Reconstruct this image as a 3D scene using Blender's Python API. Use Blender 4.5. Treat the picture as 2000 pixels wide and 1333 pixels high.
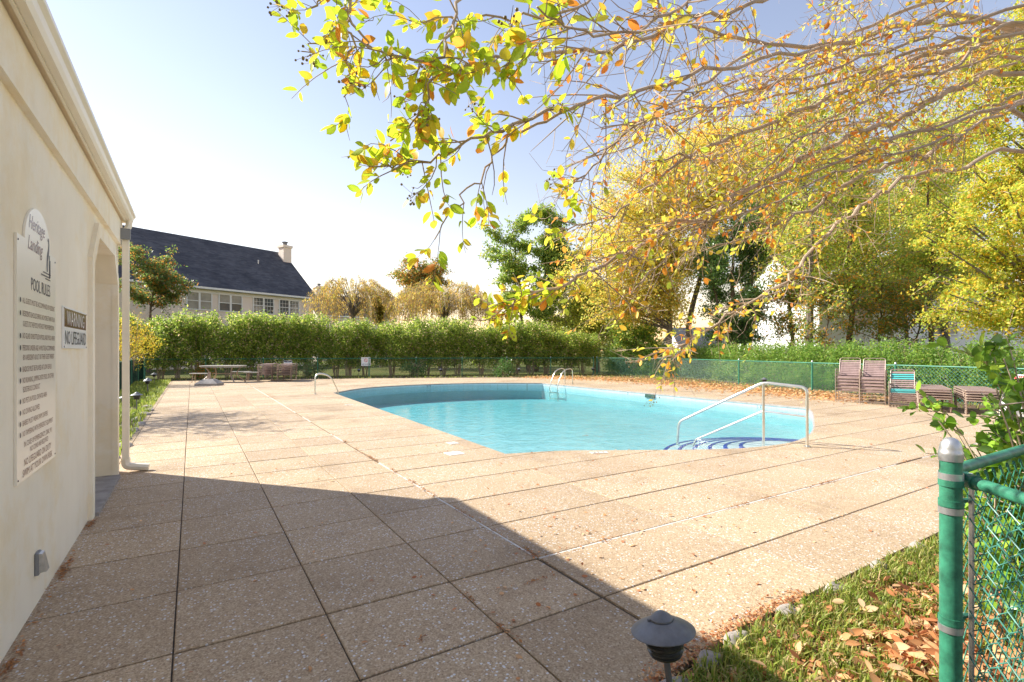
import bpy, bmesh, math, random
import numpy as np
from mathutils import Vector, Matrix, Euler
from mathutils.geometry import delaunay_2d_cdt
R = math.radians
random.seed(7)
for o in list(bpy.data.objects): bpy.data.objects.remove(o)
SC = bpy.context.scene
COL = SC.collection

# ------------------------------------------------------------------ camera, sky, sun, exposure
YAW = R(32); CH = 1.5
cam = bpy.data.cameras.new('camera'); cam.sensor_width = 36; cam.lens = 18.0
cam.shift_y = 18.5/2000; cam.clip_start = 0.05; cam.clip_end = 4000
camo = bpy.data.objects.new('camera', cam); COL.objects.link(camo)
camo.location = (0, 0, CH); camo.rotation_euler = (R(90), 0, -YAW); SC.camera = camo

SUN_EL = R(36); SUN_AZ = R(-40.5)           # azimuth measured from +Y towards +X
W = bpy.data.worlds.new('World'); SC.world = W; W.use_nodes = True
nt = W.node_tree; nt.nodes.clear()
sky = nt.nodes.new('ShaderNodeTexSky'); sky.sky_type = 'NISHITA'; sky.sun_disc = False
sky.sun_elevation = SUN_EL; sky.sun_rotation = SUN_AZ; sky.altitude = 50
sky.air_density = 1.5; sky.dust_density = 0.1; sky.ozone_density = 3.0
bg = nt.nodes.new('ShaderNodeBackground'); bg.inputs[1].default_value = 0.085
wo = nt.nodes.new('ShaderNodeOutputWorld')
tint = nt.nodes.new('ShaderNodeMix'); tint.data_type = 'RGBA'; tint.blend_type = 'MULTIPLY'; tint.inputs[0].default_value = 1.0
tint.inputs[7].default_value = (1.36, 1.0, 0.90, 1)      # warm white balance of the picture, the same all over the sky
nt.links.new(sky.outputs[0], tint.inputs[6]); nt.links.new(tint.outputs[2], bg.inputs[0]); nt.links.new(bg.outputs[0], wo.inputs[0])

sl = bpy.data.lights.new('sun', 'SUN'); sl.energy = 3.55; sl.angle = R(0.53); sl.color = (1.0, 0.95, 0.83)
so = bpy.data.objects.new('sun', sl); COL.objects.link(so)
sdir = Vector((math.sin(SUN_AZ)*math.cos(SUN_EL), math.cos(SUN_AZ)*math.cos(SUN_EL), math.sin(SUN_EL)))
so.rotation_euler = sdir.to_track_quat('Z', 'Y').to_euler(); so.location = (-10, 12, 20)
vs = SC.view_settings; vs.view_transform = 'Standard'; vs.look = 'None'; vs.exposure = 1.45; vs.gamma = 1.0
vs.use_curve_mapping = False
SC.cycles.max_bounces = 10; SC.cycles.transparent_max_bounces = 24; SC.cycles.transmission_bounces = 6
SC.cycles.diffuse_bounces = 4; SC.cycles.glossy_bounces = 3; SC.cycles.use_denoising = True
SC.cycles.sample_clamp_indirect = 6

# ------------------------------------------------------------------ helpers
CY, SY = math.cos(YAW), math.sin(YAW)
def P(px, py, d):
    x = (px-1000)/1000*d
    return Vector((x*CY+d*SY, -x*SY+d*CY, CH+(685-py)/1000*d))
def G(px, py, z=0.0):
    return P(px, py, 1000*(CH-z)/(py-685))
def tag(o, label=None, cat=None, group=None, kind=None):
    if label: o['label'] = label
    if cat: o['category'] = cat
    if group: o['group'] = group
    if kind: o['kind'] = kind
    return o
def empty(name, loc=(0, 0, 0), rz=0.0):
    o = bpy.data.objects.new(name, None); COL.objects.link(o)
    o.location = loc; o.rotation_euler = (0, 0, rz); o.empty_display_size = 0.1
    return o
def thing(name, label, cat, loc=(0, 0, 0), rz=0.0, group=None):
    return tag(empty(name, loc, rz), label, cat, group)
def copy_tree(o, parent=None):
    c = o.copy(); COL.objects.link(c); c.parent = parent
    for ch in o.children: copy_tree(ch, c)
    return c
def wmat(o):
    m = Matrix.Translation(o.location) @ o.rotation_euler.to_matrix().to_4x4()
    return wmat(o.parent) @ o.matrix_parent_inverse @ m if o.parent else m
def link(name, me, mat, parent=None, world=False):
    if mat is not None and len(me.materials) == 0: me.materials.append(mat)
    o = bpy.data.objects.new(name, me); COL.objects.link(o)
    if parent is not None:
        o.parent = parent
        if world:
            o.matrix_parent_inverse = wmat(parent).inverted()
    return o

class MB:
    def __init__(s): s.v = []; s.f = []
    def add(s, vs_, fs):
        n = len(s.v); s.v += [tuple(p) for p in vs_]; s.f += [tuple(i+n for i in q) for q in fs]; return s
    def box(s, a, b, M=None):
        x0, y0, z0 = a; x1, y1, z1 = b
        v = [Vector(p) for p in ((x0,y0,z0),(x1,y0,z0),(x1,y1,z0),(x0,y1,z0),(x0,y0,z1),(x1,y0,z1),(x1,y1,z1),(x0,y1,z1))]
        if M is not None: v = [M @ p for p in v]
        return s.add(v, [(3,2,1,0),(4,5,6,7),(0,1,5,4),(1,2,6,5),(2,3,7,6),(3,0,4,7)])
    def bbox(s, a, b, e=0.01, M=None):
        """box with chamfered edges on top and vertical corners"""
        x0,y0,z0 = a; x1,y1,z1 = b
        def ring(i, z):
            return [(x0+i+e*0,y0+e+i,z),(x0+e+i,y0+i,z),(x1-e-i,y0+i,z),(x1-i,y0+e+i,z),(x1-i,y1-e-i,z),(x1-e-i,y1-i,z),(x0+e+i,y1-i,z),(x0+i,y1-e-i,z)]
        v = [Vector(p) for p in ring(0, z0)+ring(0, z1-e)+ring(e*0.8, z1)]
        if M is not None: v = [M @ p for p in v]
        f = [tuple(range(7,-1,-1)), tuple(range(16,24))]
        for k in (0, 8):
            for i in range(8): f.append((k+i, k+(i+1)%8, k+8+(i+1)%8, k+8+i))
        return s.add(v, f)
    def tube(s, pts, r, n=8, cap=True):
        pts = [Vector(p) for p in pts]; m = len(pts)
        rr = r if hasattr(r, '__len__') else [r]*m
        base = len(s.v); up = None
        for i in range(m):
            t = (pts[min(i+1, m-1)]-pts[max(i-1, 0)])
            t = t.normalized() if t.length > 1e-9 else Vector((0,0,1))
            if up is None:
                up = Vector((0,0,1)) if abs(t.z) < 0.9 else Vector((1,0,0))
            a = up - t*up.dot(t)
            if a.length < 1e-6: a = t.orthogonal()
            a.normalize(); up = a; b = t.cross(a)
            for k in range(n):
                q = 2*math.pi*k/n
                s.v.append(tuple(pts[i]+a*(rr[i]*math.cos(q))+b*(rr[i]*math.sin(q))))
        for i in range(m-1):
            for k in range(n):
                s.f.append((base+i*n+k, base+i*n+(k+1)%n, base+(i+1)*n+(k+1)%n, base+(i+1)*n+k))
        if cap and n > 2:
            s.f.append(tuple(base+k for k in range(n-1,-1,-1)))
            s.f.append(tuple(base+(m-1)*n+k for k in range(n)))
        return s
    def lathe(s, prof, c=(0,0,0), n=20):
        base = len(s.v); c = Vector(c)
        for r, z in prof:
            for k in range(n):
                q = 2*math.pi*k/n; s.v.append((c.x+r*math.cos(q), c.y+r*math.sin(q), c.z+z))
        for i in range(len(prof)-1):
            for k in range(n): s.f.append((base+i*n+k, base+i*n+(k+1)%n, base+(i+1)*n+(k+1)%n, base+(i+1)*n+k))
        s.f.append(tuple(base+k for k in range(n-1,-1,-1))); s.f.append(tuple(base+(len(prof)-1)*n+k for k in range(n)))
        return s
    def prism(s, poly, z0, z1):
        n = len(poly); v = [(p[0],p[1],z0) for p in poly]+[(p[0],p[1],z1) for p in poly]
        f = [tuple(range(n-1,-1,-1)), tuple(range(n,2*n))]+[(i,(i+1)%n,n+(i+1)%n,n+i) for i in range(n)]
        return s.add(v, f)
    def mesh(s, name, smooth=False):
        me = bpy.data.meshes.new(name); me.from_pydata(s.v, [], s.f); me.update()
        if smooth:
            me.polygons.foreach_set('use_smooth', [True]*len(me.polygons))
            if hasattr(me, 'set_sharp_from_angle'): me.set_sharp_from_angle(angle=R(40))
        return me
    def build(s, name, mat, parent=None, smooth=False, world=False):
        return link(name, s.mesh(name, smooth), mat, parent, world)

def bez(a, b, c, n=6):
    a, b, c = Vector(a), Vector(b), Vector(c)
    return [a*(1-t)**2+b*(2*t*(1-t))+c*t*t for t in [i/n for i in range(n+1)]]
def smooth_path(pts, k=6):
    """Catmull-Rom through 3-D points"""
    p = [Vector(q) for q in pts]; p = [p[0]*2-p[1]]+p+[p[-1]*2-p[-2]]; out = []
    for i in range(1, len(p)-2):
        for j in range(k):
            t = j/k
            out.append(0.5*((2*p[i])+(p[i+1]-p[i-1])*t+(2*p[i-1]-5*p[i]+4*p[i+1]-p[i+2])*t*t+(3*p[i]-p[i-1]-3*p[i+1]+p[i+2])*t**3))
    out.append(p[-2]); return out
def fillet(pts, r, k=5):
    """polyline with rounded corners"""
    p = [Vector(q) for q in pts]; out = [p[0]]
    for i in range(1, len(p)-1):
        a = (p[i-1]-p[i]); b = (p[i+1]-p[i]); q = min(r, a.length*.49, b.length*.49)
        out += bez(p[i]+a.normalized()*q, p[i], p[i]+b.normalized()*q, k)
    out.append(p[-1]); return out

# ------------------------------------------------------------------ materials
def newmat(name):
    m = bpy.data.materials.new(name); m.use_nodes = True; t = m.node_tree; t.nodes.clear()
    out = t.nodes.new('ShaderNodeOutputMaterial'); b = t.nodes.new('ShaderNodeBsdfPrincipled')
    t.links.new(b.outputs[0], out.inputs[0]); return m, t, b, out
def nd(t, typ, **kw):
    n = t.nodes.new(typ)
    for k, v in kw.items():
        if k.startswith('i_'): n.inputs[k[2:].replace('_', ' ')].default_value = v
        else: setattr(n, k, v)
    return n
def ramp(t, fac, stops):
    r = t.nodes.new('ShaderNodeValToRGB'); el = r.color_ramp.elements
    while len(el) < len(stops): el.new(0.5)
    for e, (p, c) in zip(el, stops): e.position = p; e.color = (*c, 1) if len(c) == 3 else c
    t.links.new(fac, r.inputs[0]); return r
def objco(t):
    g = t.nodes.new('ShaderNodeNewGeometry'); return g.outputs['Position']
def mixc(t, fac, a, b, mode='MIX'):
    m = t.nodes.new('ShaderNodeMix'); m.data_type = 'RGBA'; m.blend_type = mode
    for s, v in ((m.inputs[0], fac), (m.inputs[6], a), (m.inputs[7], b)):
        if hasattr(v, 'is_output') or hasattr(v, 'links'): t.links.new(v, s)
        else: s.default_value = (*v, 1) if isinstance(v, tuple) and len(v) == 3 else v
    return m.outputs[2]
def bump(t, h, b, strength=0.3, dist=0.01):
    n = t.nodes.new('ShaderNodeBump'); n.inputs['Strength'].default_value = strength; n.inputs['Distance'].default_value = dist
    t.links.new(h, n.inputs['Height']); t.links.new(n.outputs[0], b.inputs['Normal']); return n
def simple(name, col, rough=0.6, metal=0.0, var=0.12, scale=6.0, bmp=0.0, bscale=120, spec=0.5):
    m, t, b, o = newmat(name); co = objco(t)
    n = nd(t, 'ShaderNodeTexNoise', i_Scale=scale, i_Detail=5.0, i_Roughness=0.65); t.links.new(co, n.inputs['Vector'])
    lo = tuple(c*(1-var) for c in col); hi = tuple(min(1, c*(1+var)) for c in col)
    r = ramp(t, n.outputs[0], [(0.3, lo), (0.7, hi)])
    t.links.new(r.outputs[0], b.inputs['Base Color'])
    b.inputs['Roughness'].default_value = rough; b.inputs['Metallic'].default_value = metal
    b.inputs['Specular IOR Level'].default_value = spec
    if bmp:
        n2 = nd(t, 'ShaderNodeTexNoise', i_Scale=float(bscale), i_Detail=3.0); t.links.new(co, n2.inputs['Vector'])
        bump(t, n2.outputs[0], b, bmp, 0.004)
    return m
def leafmat(name, trans=0.45, rough=0.45, attr='col'):
    m, t, b, o = newmat(name)
    a = nd(t, 'ShaderNodeAttribute', attribute_name=attr)
    t.links.new(a.outputs[0], b.inputs['Base Color']); b.inputs['Roughness'].default_value = rough
    b.inputs['Specular IOR Level'].default_value = 0.35
    tr = t.nodes.new('ShaderNodeBsdfTranslucent')
    hs = nd(t, 'ShaderNodeHueSaturation', i_Saturation=1.0, i_Value=1.6); t.links.new(a.outputs[0], hs.inputs['Color'])
    t.links.new(hs.outputs[0], tr.inputs[0])
    mx = nd(t, 'ShaderNodeMixShader'); mx.inputs[0].default_value = trans
    t.links.new(b.outputs[0], mx.inputs[1]); t.links.new(tr.outputs[0], mx.inputs[2]); t.links.new(mx.outputs[0], o.inputs[0])
    return m

M = {}
def aggregate():
    m, t, b, o = newmat('exposed_aggregate'); co = objco(t)
    v = nd(t, 'ShaderNodeTexVoronoi', i_Scale=120.0); t.links.new(co, v.inputs['Vector'])
    peb = ramp(t, v.outputs['Color'], [(0.0, (.28,.19,.12)), (0.3, (.42,.31,.205)), (0.65, (.54,.405,.27)), (0.9, (.62,.50,.36)), (1, (.70,.62,.52))])
    # pale quartz pebbles, in drifts
    v2 = nd(t, 'ShaderNodeTexVoronoi', i_Scale=62.0); t.links.new(co, v2.inputs['Vector'])
    sep = nd(t, 'ShaderNodeSeparateColor'); t.links.new(v2.outputs['Color'], sep.inputs[0])
    n = nd(t, 'ShaderNodeTexNoise', i_Scale=1.3, i_Detail=4.0, i_Roughness=.6); t.links.new(co, n.inputs['Vector'])
    mr = nd(t, 'ShaderNodeMapRange'); t.links.new(n.outputs[0], mr.inputs[0])
    for k, q in ((1, .35), (2, .72), (3, .96), (4, .70)): mr.inputs[k].default_value = q
    gt = nd(t, 'ShaderNodeMath', operation='GREATER_THAN'); t.links.new(sep.outputs[0], gt.inputs[0]); t.links.new(mr.outputs[0], gt.inputs[1])
    d = nd(t, 'ShaderNodeMath', operation='LESS_THAN'); t.links.new(v2.outputs['Distance'], d.inputs[0]); d.inputs[1].default_value = .42
    mu = nd(t, 'ShaderNodeMath', operation='MULTIPLY'); t.links.new(gt.outputs[0], mu.inputs[0]); t.links.new(d.outputs[0], mu.inputs[1])
    c = mixc(t, mu.outputs[0], peb.outputs[0], (.72,.71,.72))
    # broad wear and damp stains
    n3 = nd(t, 'ShaderNodeTexNoise', i_Scale=.55, i_Detail=6.0, i_Roughness=.7); t.links.new(co, n3.inputs['Vector'])
    st = ramp(t, n3.outputs[0], [(.28, (.64,.61,.58)), (.45, (.93,.92,.91)), (.6, (1,1,1)), (.8, (1.0,.96,.90))])
    c = mixc(t, 1.0, c, st.outputs[0], 'MULTIPLY')
    # every slab was poured from its own batch
    oi = nd(t, 'ShaderNodeObjectInfo'); ob = ramp(t, oi.outputs['Random'], [(0, (.87,.855,.84)), (.5, (.97,.96,.95)), (1, (1.08,1.07,1.05))])
    c = mixc(t, 1.0, c, ob.outputs[0], 'MULTIPLY')
    t.links.new(c, b.inputs['Base Color']); b.inputs['Roughness'].default_value = .82
    b.inputs['Specular IOR Level'].default_value = .25
    bump(t, v.outputs['Distance'], b, .35, .004)
    return m
M['deck'] = aggregate()
M['joint'] = simple('joint_dirt', (.11,.085,.058), .95, var=.5, scale=14)
M['strip'] = simple('expansion_strip', (.62,.58,.52), .7, var=.25, scale=9)
def stucco(name, col, dirt=True):
    m, t, b, o = newmat(name); co = objco(t)
    n = nd(t, 'ShaderNodeTexNoise', i_Scale=1.4, i_Detail=7.0, i_Roughness=.65); t.links.new(co, n.inputs['Vector'])
    r = ramp(t, n.outputs[0], [(.3, tuple(c*.93 for c in col)), (.6, col), (.8, tuple(min(1, c*1.04) for c in col))])
    v = nd(t, 'ShaderNodeMapping'); v.inputs['Scale'].default_value = (1.6, 1.6, .5); t.links.new(co, v.inputs[0])
    n2 = nd(t, 'ShaderNodeTexNoise', i_Scale=4.0, i_Detail=5.0); t.links.new(v.outputs[0], n2.inputs['Vector'])
    r2 = ramp(t, n2.outputs[0], [(.30, (.965,.955,.94)), (.6, (1,1,1))])
    c = mixc(t, .8, r.outputs[0], r2.outputs[0], 'MULTIPLY')
    n4 = nd(t, 'ShaderNodeTexNoise', i_Scale=.9, i_Detail=9.0, i_Roughness=.75); t.links.new(co, n4.inputs['Vector'])
    r4 = ramp(t, n4.outputs[0], [(.50, (1,1,1)), (.60, (.97,.93,.84)), (.72, (.93,.87,.74))]); c = mixc(t, 1.0, c, r4.outputs[0], 'MULTIPLY')
    n5 = nd(t, 'ShaderNodeTexNoise', i_Scale=9.0, i_Detail=8.0, i_Roughness=.8); t.links.new(co, n5.inputs['Vector'])
    r5 = ramp(t, n5.outputs[0], [(.62, (1,1,1)), (.76, (.86,.82,.76))]); c = mixc(t, .7, c, r5.outputs[0], 'MULTIPLY')
    t.links.new(c, b.inputs['Base Color']); b.inputs['Roughness'].default_value = .9; b.inputs['Specular IOR Level'].default_value = .2
    n3 = nd(t, 'ShaderNodeTexNoise', i_Scale=160.0, i_Detail=4.0, i_Roughness=.7); t.links.new(co, n3.inputs['Vector'])
    bump(t, n3.outputs[0], b, .45, .006); return m
M['stucco'] = stucco('cream_stucco', (.95,.88,.75))
M['trim'] = stucco('trim_stucco', (.95,.88,.75))
M['soffit'] = simple('soffit_paint', (.82,.70,.50), .6, var=.05)
M['gutter'] = simple('gutter_metal', (.86,.80,.68), .35, var=.05, scale=3)
M['roof'] = simple('roof_shingle', (.05,.052,.06), .9, var=.3, scale=4, bmp=.5, bscale=30)
def shingles():
    m, t, b, o = newmat('dark_shingles'); co = objco(t)
    n = nd(t, 'ShaderNodeTexNoise', i_Scale=.5, i_Detail=8.0, i_Roughness=.7); t.links.new(co, n.inputs['Vector'])
    mp = nd(t, 'ShaderNodeMapping'); mp.inputs['Scale'].default_value = (1.2, 1.2, 5.0); t.links.new(co, mp.inputs[0])
    v = nd(t, 'ShaderNodeTexVoronoi', i_Scale=1.8); t.links.new(mp.outputs[0], v.inputs['Vector'])
    r = ramp(t, n.outputs[0], [(.3, (.055,.058,.070)), (.7, (.115,.118,.132))])
    s = ramp(t, v.outputs['Color'], [(.2, (.78,.78,.8)), (.8, (1.15,1.13,1.1))])
    c = mixc(t, 1.0, r.outputs[0], s.outputs[0], 'MULTIPLY'); t.links.new(c, b.inputs['Base Color'])
    b.inputs['Roughness'].default_value = .9; b.inputs['Specular IOR Level'].default_value = .2; return m
M['shingles'] = shingles()
M['brownroof'] = simple('brown_shingles', (.16,.11,.07), .9, var=.25, scale=2)
M['housewall'] = simple('house_siding', (.84,.72,.62), .8, var=.05, scale=.8)
M['whitewall'] = simple('white_siding', (.88,.88,.88), .7, var=.04, scale=.8)
M['whitepaint'] = simple('white_paint', (.8,.8,.78), .45, var=.05)
M['pane'] = simple('window_glass', (.10,.11,.12), .06, var=.4, scale=.6, spec=.8)
M['blind'] = simple('window_blind', (.33,.31,.27), .25, var=.25, scale=1.2, spec=.6)
M['darkmetal'] = simple('dark_lamp_metal', (.17,.175,.19), .5, .3, var=.25, scale=12, bmp=.15, bscale=60)
M['lampglass'] = simple('lamp_lens', (.05,.05,.045), .25, var=.3, scale=20)
M['steel'] = simple('steel_rail', (.72,.68,.60), .28, .85, var=.10, scale=8)
M['galv'] = simple('galvanised', (.52,.52,.52), .42, .8, var=.2, scale=20)
M['green'] = simple('green_vinyl', (.035,.20,.12), .5, var=.4, scale=22, bmp=.15, bscale=90)
M['greendark'] = simple('green_screen', (.012,.07,.05), .6, var=.3, scale=9)
M['teal'] = simple('teal_vinyl_wire', (.07,.25,.20), .42, var=.2, scale=9)
M['strap'] = simple('brown_strap', (.36,.25,.235), .42, var=.22, scale=7)
M['tealstrap'] = simple('teal_strap', (.10,.50,.50), .45, var=.12, scale=7)
M['frame'] = simple('brown_frame', (.34,.25,.20), .4, .1, var=.2, scale=12)
M['greyframe'] = simple('weathered_frame', (.34,.33,.31), .5, .2, var=.25, scale=12)
M['tabletop'] = simple('weathered_tabletop', (.36,.33,.29), .6, var=.2, scale=4)
M['concrete'] = simple('old_concrete', (.34,.31,.29), .9, var=.25, scale=7, bmp=.4, bscale=70)
M['stone'] = simple('edging_stone', (.34,.30,.27), .9, var=.4, scale=9, bmp=.6, bscale=40)
M['signwhite'] = simple('sign_white', (.86,.81,.71), .32, var=.03, scale=2)
M['signmaroon'] = simple('sign_maroon', (.16,.045,.06), .25, var=.1)
M['ink'] = simple('sign_ink', (.03,.03,.06), .4, var=.05)
M['inkbrown'] = simple('sign_brown_ink', (.22,.10,.085), .4, var=.1)
M['inkwhite'] = simple('sign_white_ink', (.85,.85,.85), .4, var=.02)
M['inkred'] = simple('sign_red', (.62,.03,.03), .35, var=.05)
M['bluetile'] = simple('blue_step_tile', (.012,.045,.36), .3, var=.2, scale=18)
M['outlet'] = simple('outlet_grey', (.22,.23,.25), .5, .2, var=.1)
M['bark'] = simple('bark_brown', (.13,.095,.07), .95, var=.4, scale=9, bmp=.9, bscale=35)
M['barkgrey'] = simple('bark_grey', (.19,.16,.13), .95, var=.4, scale=9, bmp=.7, bscale=35)
M['barktan'] = simple('bark_tan', (.48,.36,.26), .75, var=.35, scale=7, bmp=.4, bscale=30)
M['twig'] = simple('twig_tan', (.42,.31,.22), .8, var=.3, scale=9)
M['pod'] = simple('seed_pod', (.28,.19,.06), .6, var=.5, scale=60)
M['leaf'] = leafmat('leaf_surface', .5)
M['waxleaf'] = leafmat('waxy_leaf_surface', .28, .28)
M['litter'] = leafmat('dead_leaf_surface', .2, .7)
M['blade'] = leafmat('grass_blade_surface', .4, .5)
def grassmat():
    m, t, b, o = newmat('lawn'); co = objco(t)
    n = nd(t, 'ShaderNodeTexNoise', i_Scale=.6, i_Detail=8.0, i_Roughness=.7); t.links.new(co, n.inputs['Vector'])
    n2 = nd(t, 'ShaderNodeTexNoise', i_Scale=40.0, i_Detail=4.0); t.links.new(co, n2.inputs['Vector'])
    r = ramp(t, n.outputs[0], [(.3, (.05,.075,.018)), (.5, (.11,.13,.035)), (.65, (.2,.15,.06)), (.8, (.09,.11,.03))])
    s = ramp(t, n2.outputs[0], [(.3, (.5,.5,.5)), (.7, (1.3,1.3,1.3))])
    t.links.new(mixc(t, 1.0, r.outputs[0], s.outputs[0], 'MULTIPLY'), b.inputs['Base Color'])
    b.inputs['Roughness'].default_value = 1.0; b.inputs['Specular IOR Level'].default_value = .1
    bump(t, n2.outputs[0], b, .8, .05); return m
M['lawn'] = grassmat()
M['soil'] = simple('bed_soil', (.12,.075,.045), 1.0, var=.5, scale=14, bmp=.8, bscale=50)
def plaster():
    m, t, b, o = newmat('pool_plaster'); co = objco(t)
    n = nd(t, 'ShaderNodeTexNoise', i_Scale=1.1, i_Detail=6.0); t.links.new(co, n.inputs['Vector'])
    r = ramp(t, n.outputs[0], [(.3, (.43,.53,.55)), (.7, (.52,.60,.61))])
    t.links.new(r.outputs[0], b.inputs['Base Color']); b.inputs['Roughness'].default_value = .7; return m
M['plaster'] = plaster()
def bandtile():
    m, t, b, o = newmat('pool_band_tile'); co = objco(t)
    br = nd(t, 'ShaderNodeTexBrick', offset=0.0, i_Scale=1.0); br.inputs['Brick Width'].default_value = .15
    br.inputs['Row Height'].default_value = .15; br.inputs['Mortar Size'].default_value = .004
    br.inputs['Color1'].default_value = (.62,.74,.79,1); br.inputs['Color2'].default_value = (.56,.70,.76,1); br.inputs['Mortar'].default_value = (.45,.5,.5,1)
    ad = nd(t, 'ShaderNodeVectorMath', operation='DOT_PRODUCT'); ad.inputs[1].default_value = (1, 1, 0); t.links.new(co, ad.inputs[0])
    sp = nd(t, 'ShaderNodeSeparateXYZ'); t.links.new(co, sp.inputs[0]); cb = nd(t, 'ShaderNodeCombineXYZ')
    t.links.new(ad.outputs['Value'], cb.inputs[0]); t.links.new(sp.outputs[2], cb.inputs[1]); t.links.new(cb.outputs[0], br.inputs['Vector'])
    t.links.new(br.outputs[0], b.inputs['Base Color']); b.inputs['Roughness'].default_value = .25; return m
M['band'] = bandtile()
def water():
    m, t, b, o = newmat('pool_water'); t.nodes.remove(b); co = objco(t)
    tr = t.nodes.new('ShaderNodeBsdfTransparent'); tr.inputs[0].default_value = (.97,.995,1,1)
    gl = nd(t, 'ShaderNodeBsdfGlossy'); gl.inputs['Roughness'].default_value = .015
    n = nd(t, 'ShaderNodeTexNoise', i_Scale=3.2, i_Detail=4.0, i_Roughness=.55, i_Distortion=.4); t.links.new(co, n.inputs['Vector'])
    n2 = nd(t, 'ShaderNodeTexNoise', i_Scale=17.0, i_Detail=2.0); t.links.new(co, n2.inputs['Vector'])
    ad = nd(t, 'ShaderNodeMath', operation='MULTIPLY_ADD'); ad.inputs[1].default_value = .3; t.links.new(n2.outputs[0], ad.inputs[0]); t.links.new(n.outputs[0], ad.inputs[2])
    bu = nd(t, 'ShaderNodeBump'); bu.inputs['Strength'].default_value = .75; bu.inputs['Distance'].default_value = .05; t.links.new(ad.outputs[0], bu.inputs['Height'])
    t.links.new(bu.outputs[0], gl.inputs['Normal'])
    lw = nd(t, 'ShaderNodeLayerWeight'); lw.inputs[0].default_value = .5; t.links.new(bu.outputs[0], lw.inputs['Normal'])
    pw = nd(t, 'ShaderNodeMath', operation='POWER'); pw.inputs[1].default_value = 5.0; t.links.new(lw.outputs['Facing'], pw.inputs[0])
    fr = nd(t, 'ShaderNodeMath', operation='MULTIPLY_ADD'); fr.inputs[1].default_value = .6; fr.inputs[2].default_value = .02; t.links.new(pw.outputs[0], fr.inputs[0])
    # caustics painted into the surface tint: pale cell edges stand in for focused light
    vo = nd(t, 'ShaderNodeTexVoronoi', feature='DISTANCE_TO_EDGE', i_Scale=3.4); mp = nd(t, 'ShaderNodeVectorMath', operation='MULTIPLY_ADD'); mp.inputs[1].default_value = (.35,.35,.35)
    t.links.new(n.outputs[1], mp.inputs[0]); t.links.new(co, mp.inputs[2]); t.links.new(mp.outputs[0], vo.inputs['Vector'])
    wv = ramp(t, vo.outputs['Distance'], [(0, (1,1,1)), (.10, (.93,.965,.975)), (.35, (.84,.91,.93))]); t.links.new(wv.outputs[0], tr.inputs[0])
    mx = nd(t, 'ShaderNodeMixShader'); t.links.new(fr.outputs[0], mx.inputs[0]); t.links.new(tr.outputs[0], mx.inputs[1]); t.links.new(gl.outputs[0], mx.inputs[2])
    t.links.new(mx.outputs[0], o.inputs[0])
    va = nd(t, 'ShaderNodeVolumeAbsorption'); va.inputs[0].default_value = (.05,.80,.86,1); va.inputs[1].default_value = .23
    t.links.new(va.outputs[0], o.inputs['Volume']); return m
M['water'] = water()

# ------------------------------------------------------------------ leaf clouds (numpy)
def np_mesh(name, V, Q, col=None):
    me = bpy.data.meshes.new(name); n = len(V); f = len(Q); k = Q.shape[1]
    me.vertices.add(n); me.vertices.foreach_set('co', V.astype(np.float32).ravel())
    me.loops.add(f*k); me.loops.foreach_set('vertex_index', Q.astype(np.int32).ravel())
    me.polygons.add(f); me.polygons.foreach_set('loop_start', np.arange(0, f*k, k, dtype=np.int32))
    me.update(calc_edges=True)
    if col is not None:
        a = me.attributes.new('col', 'FLOAT_COLOR', 'POINT')
        a.data.foreach_set('color', np.concatenate([col, np.ones((n, 1))], 1).astype(np.float32).ravel())
    return me
def frames(rng, n, axis=None, up=(0,0,1), updev=.9):
    """random leaf frames: axis (along leaf), side, normal"""
    if axis is None: axis = rng.normal(size=(n,3))+np.array([0,0,-.35])
    axis = axis/np.linalg.norm(axis, axis=1, keepdims=True)
    nrm = rng.normal(size=(n,3))*updev+np.array(up)
    side = np.cross(nrm, axis); side /= np.linalg.norm(side, axis=1, keepdims=True)+1e-9
    nrm = np.cross(axis, side); return axis, side, nrm
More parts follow.
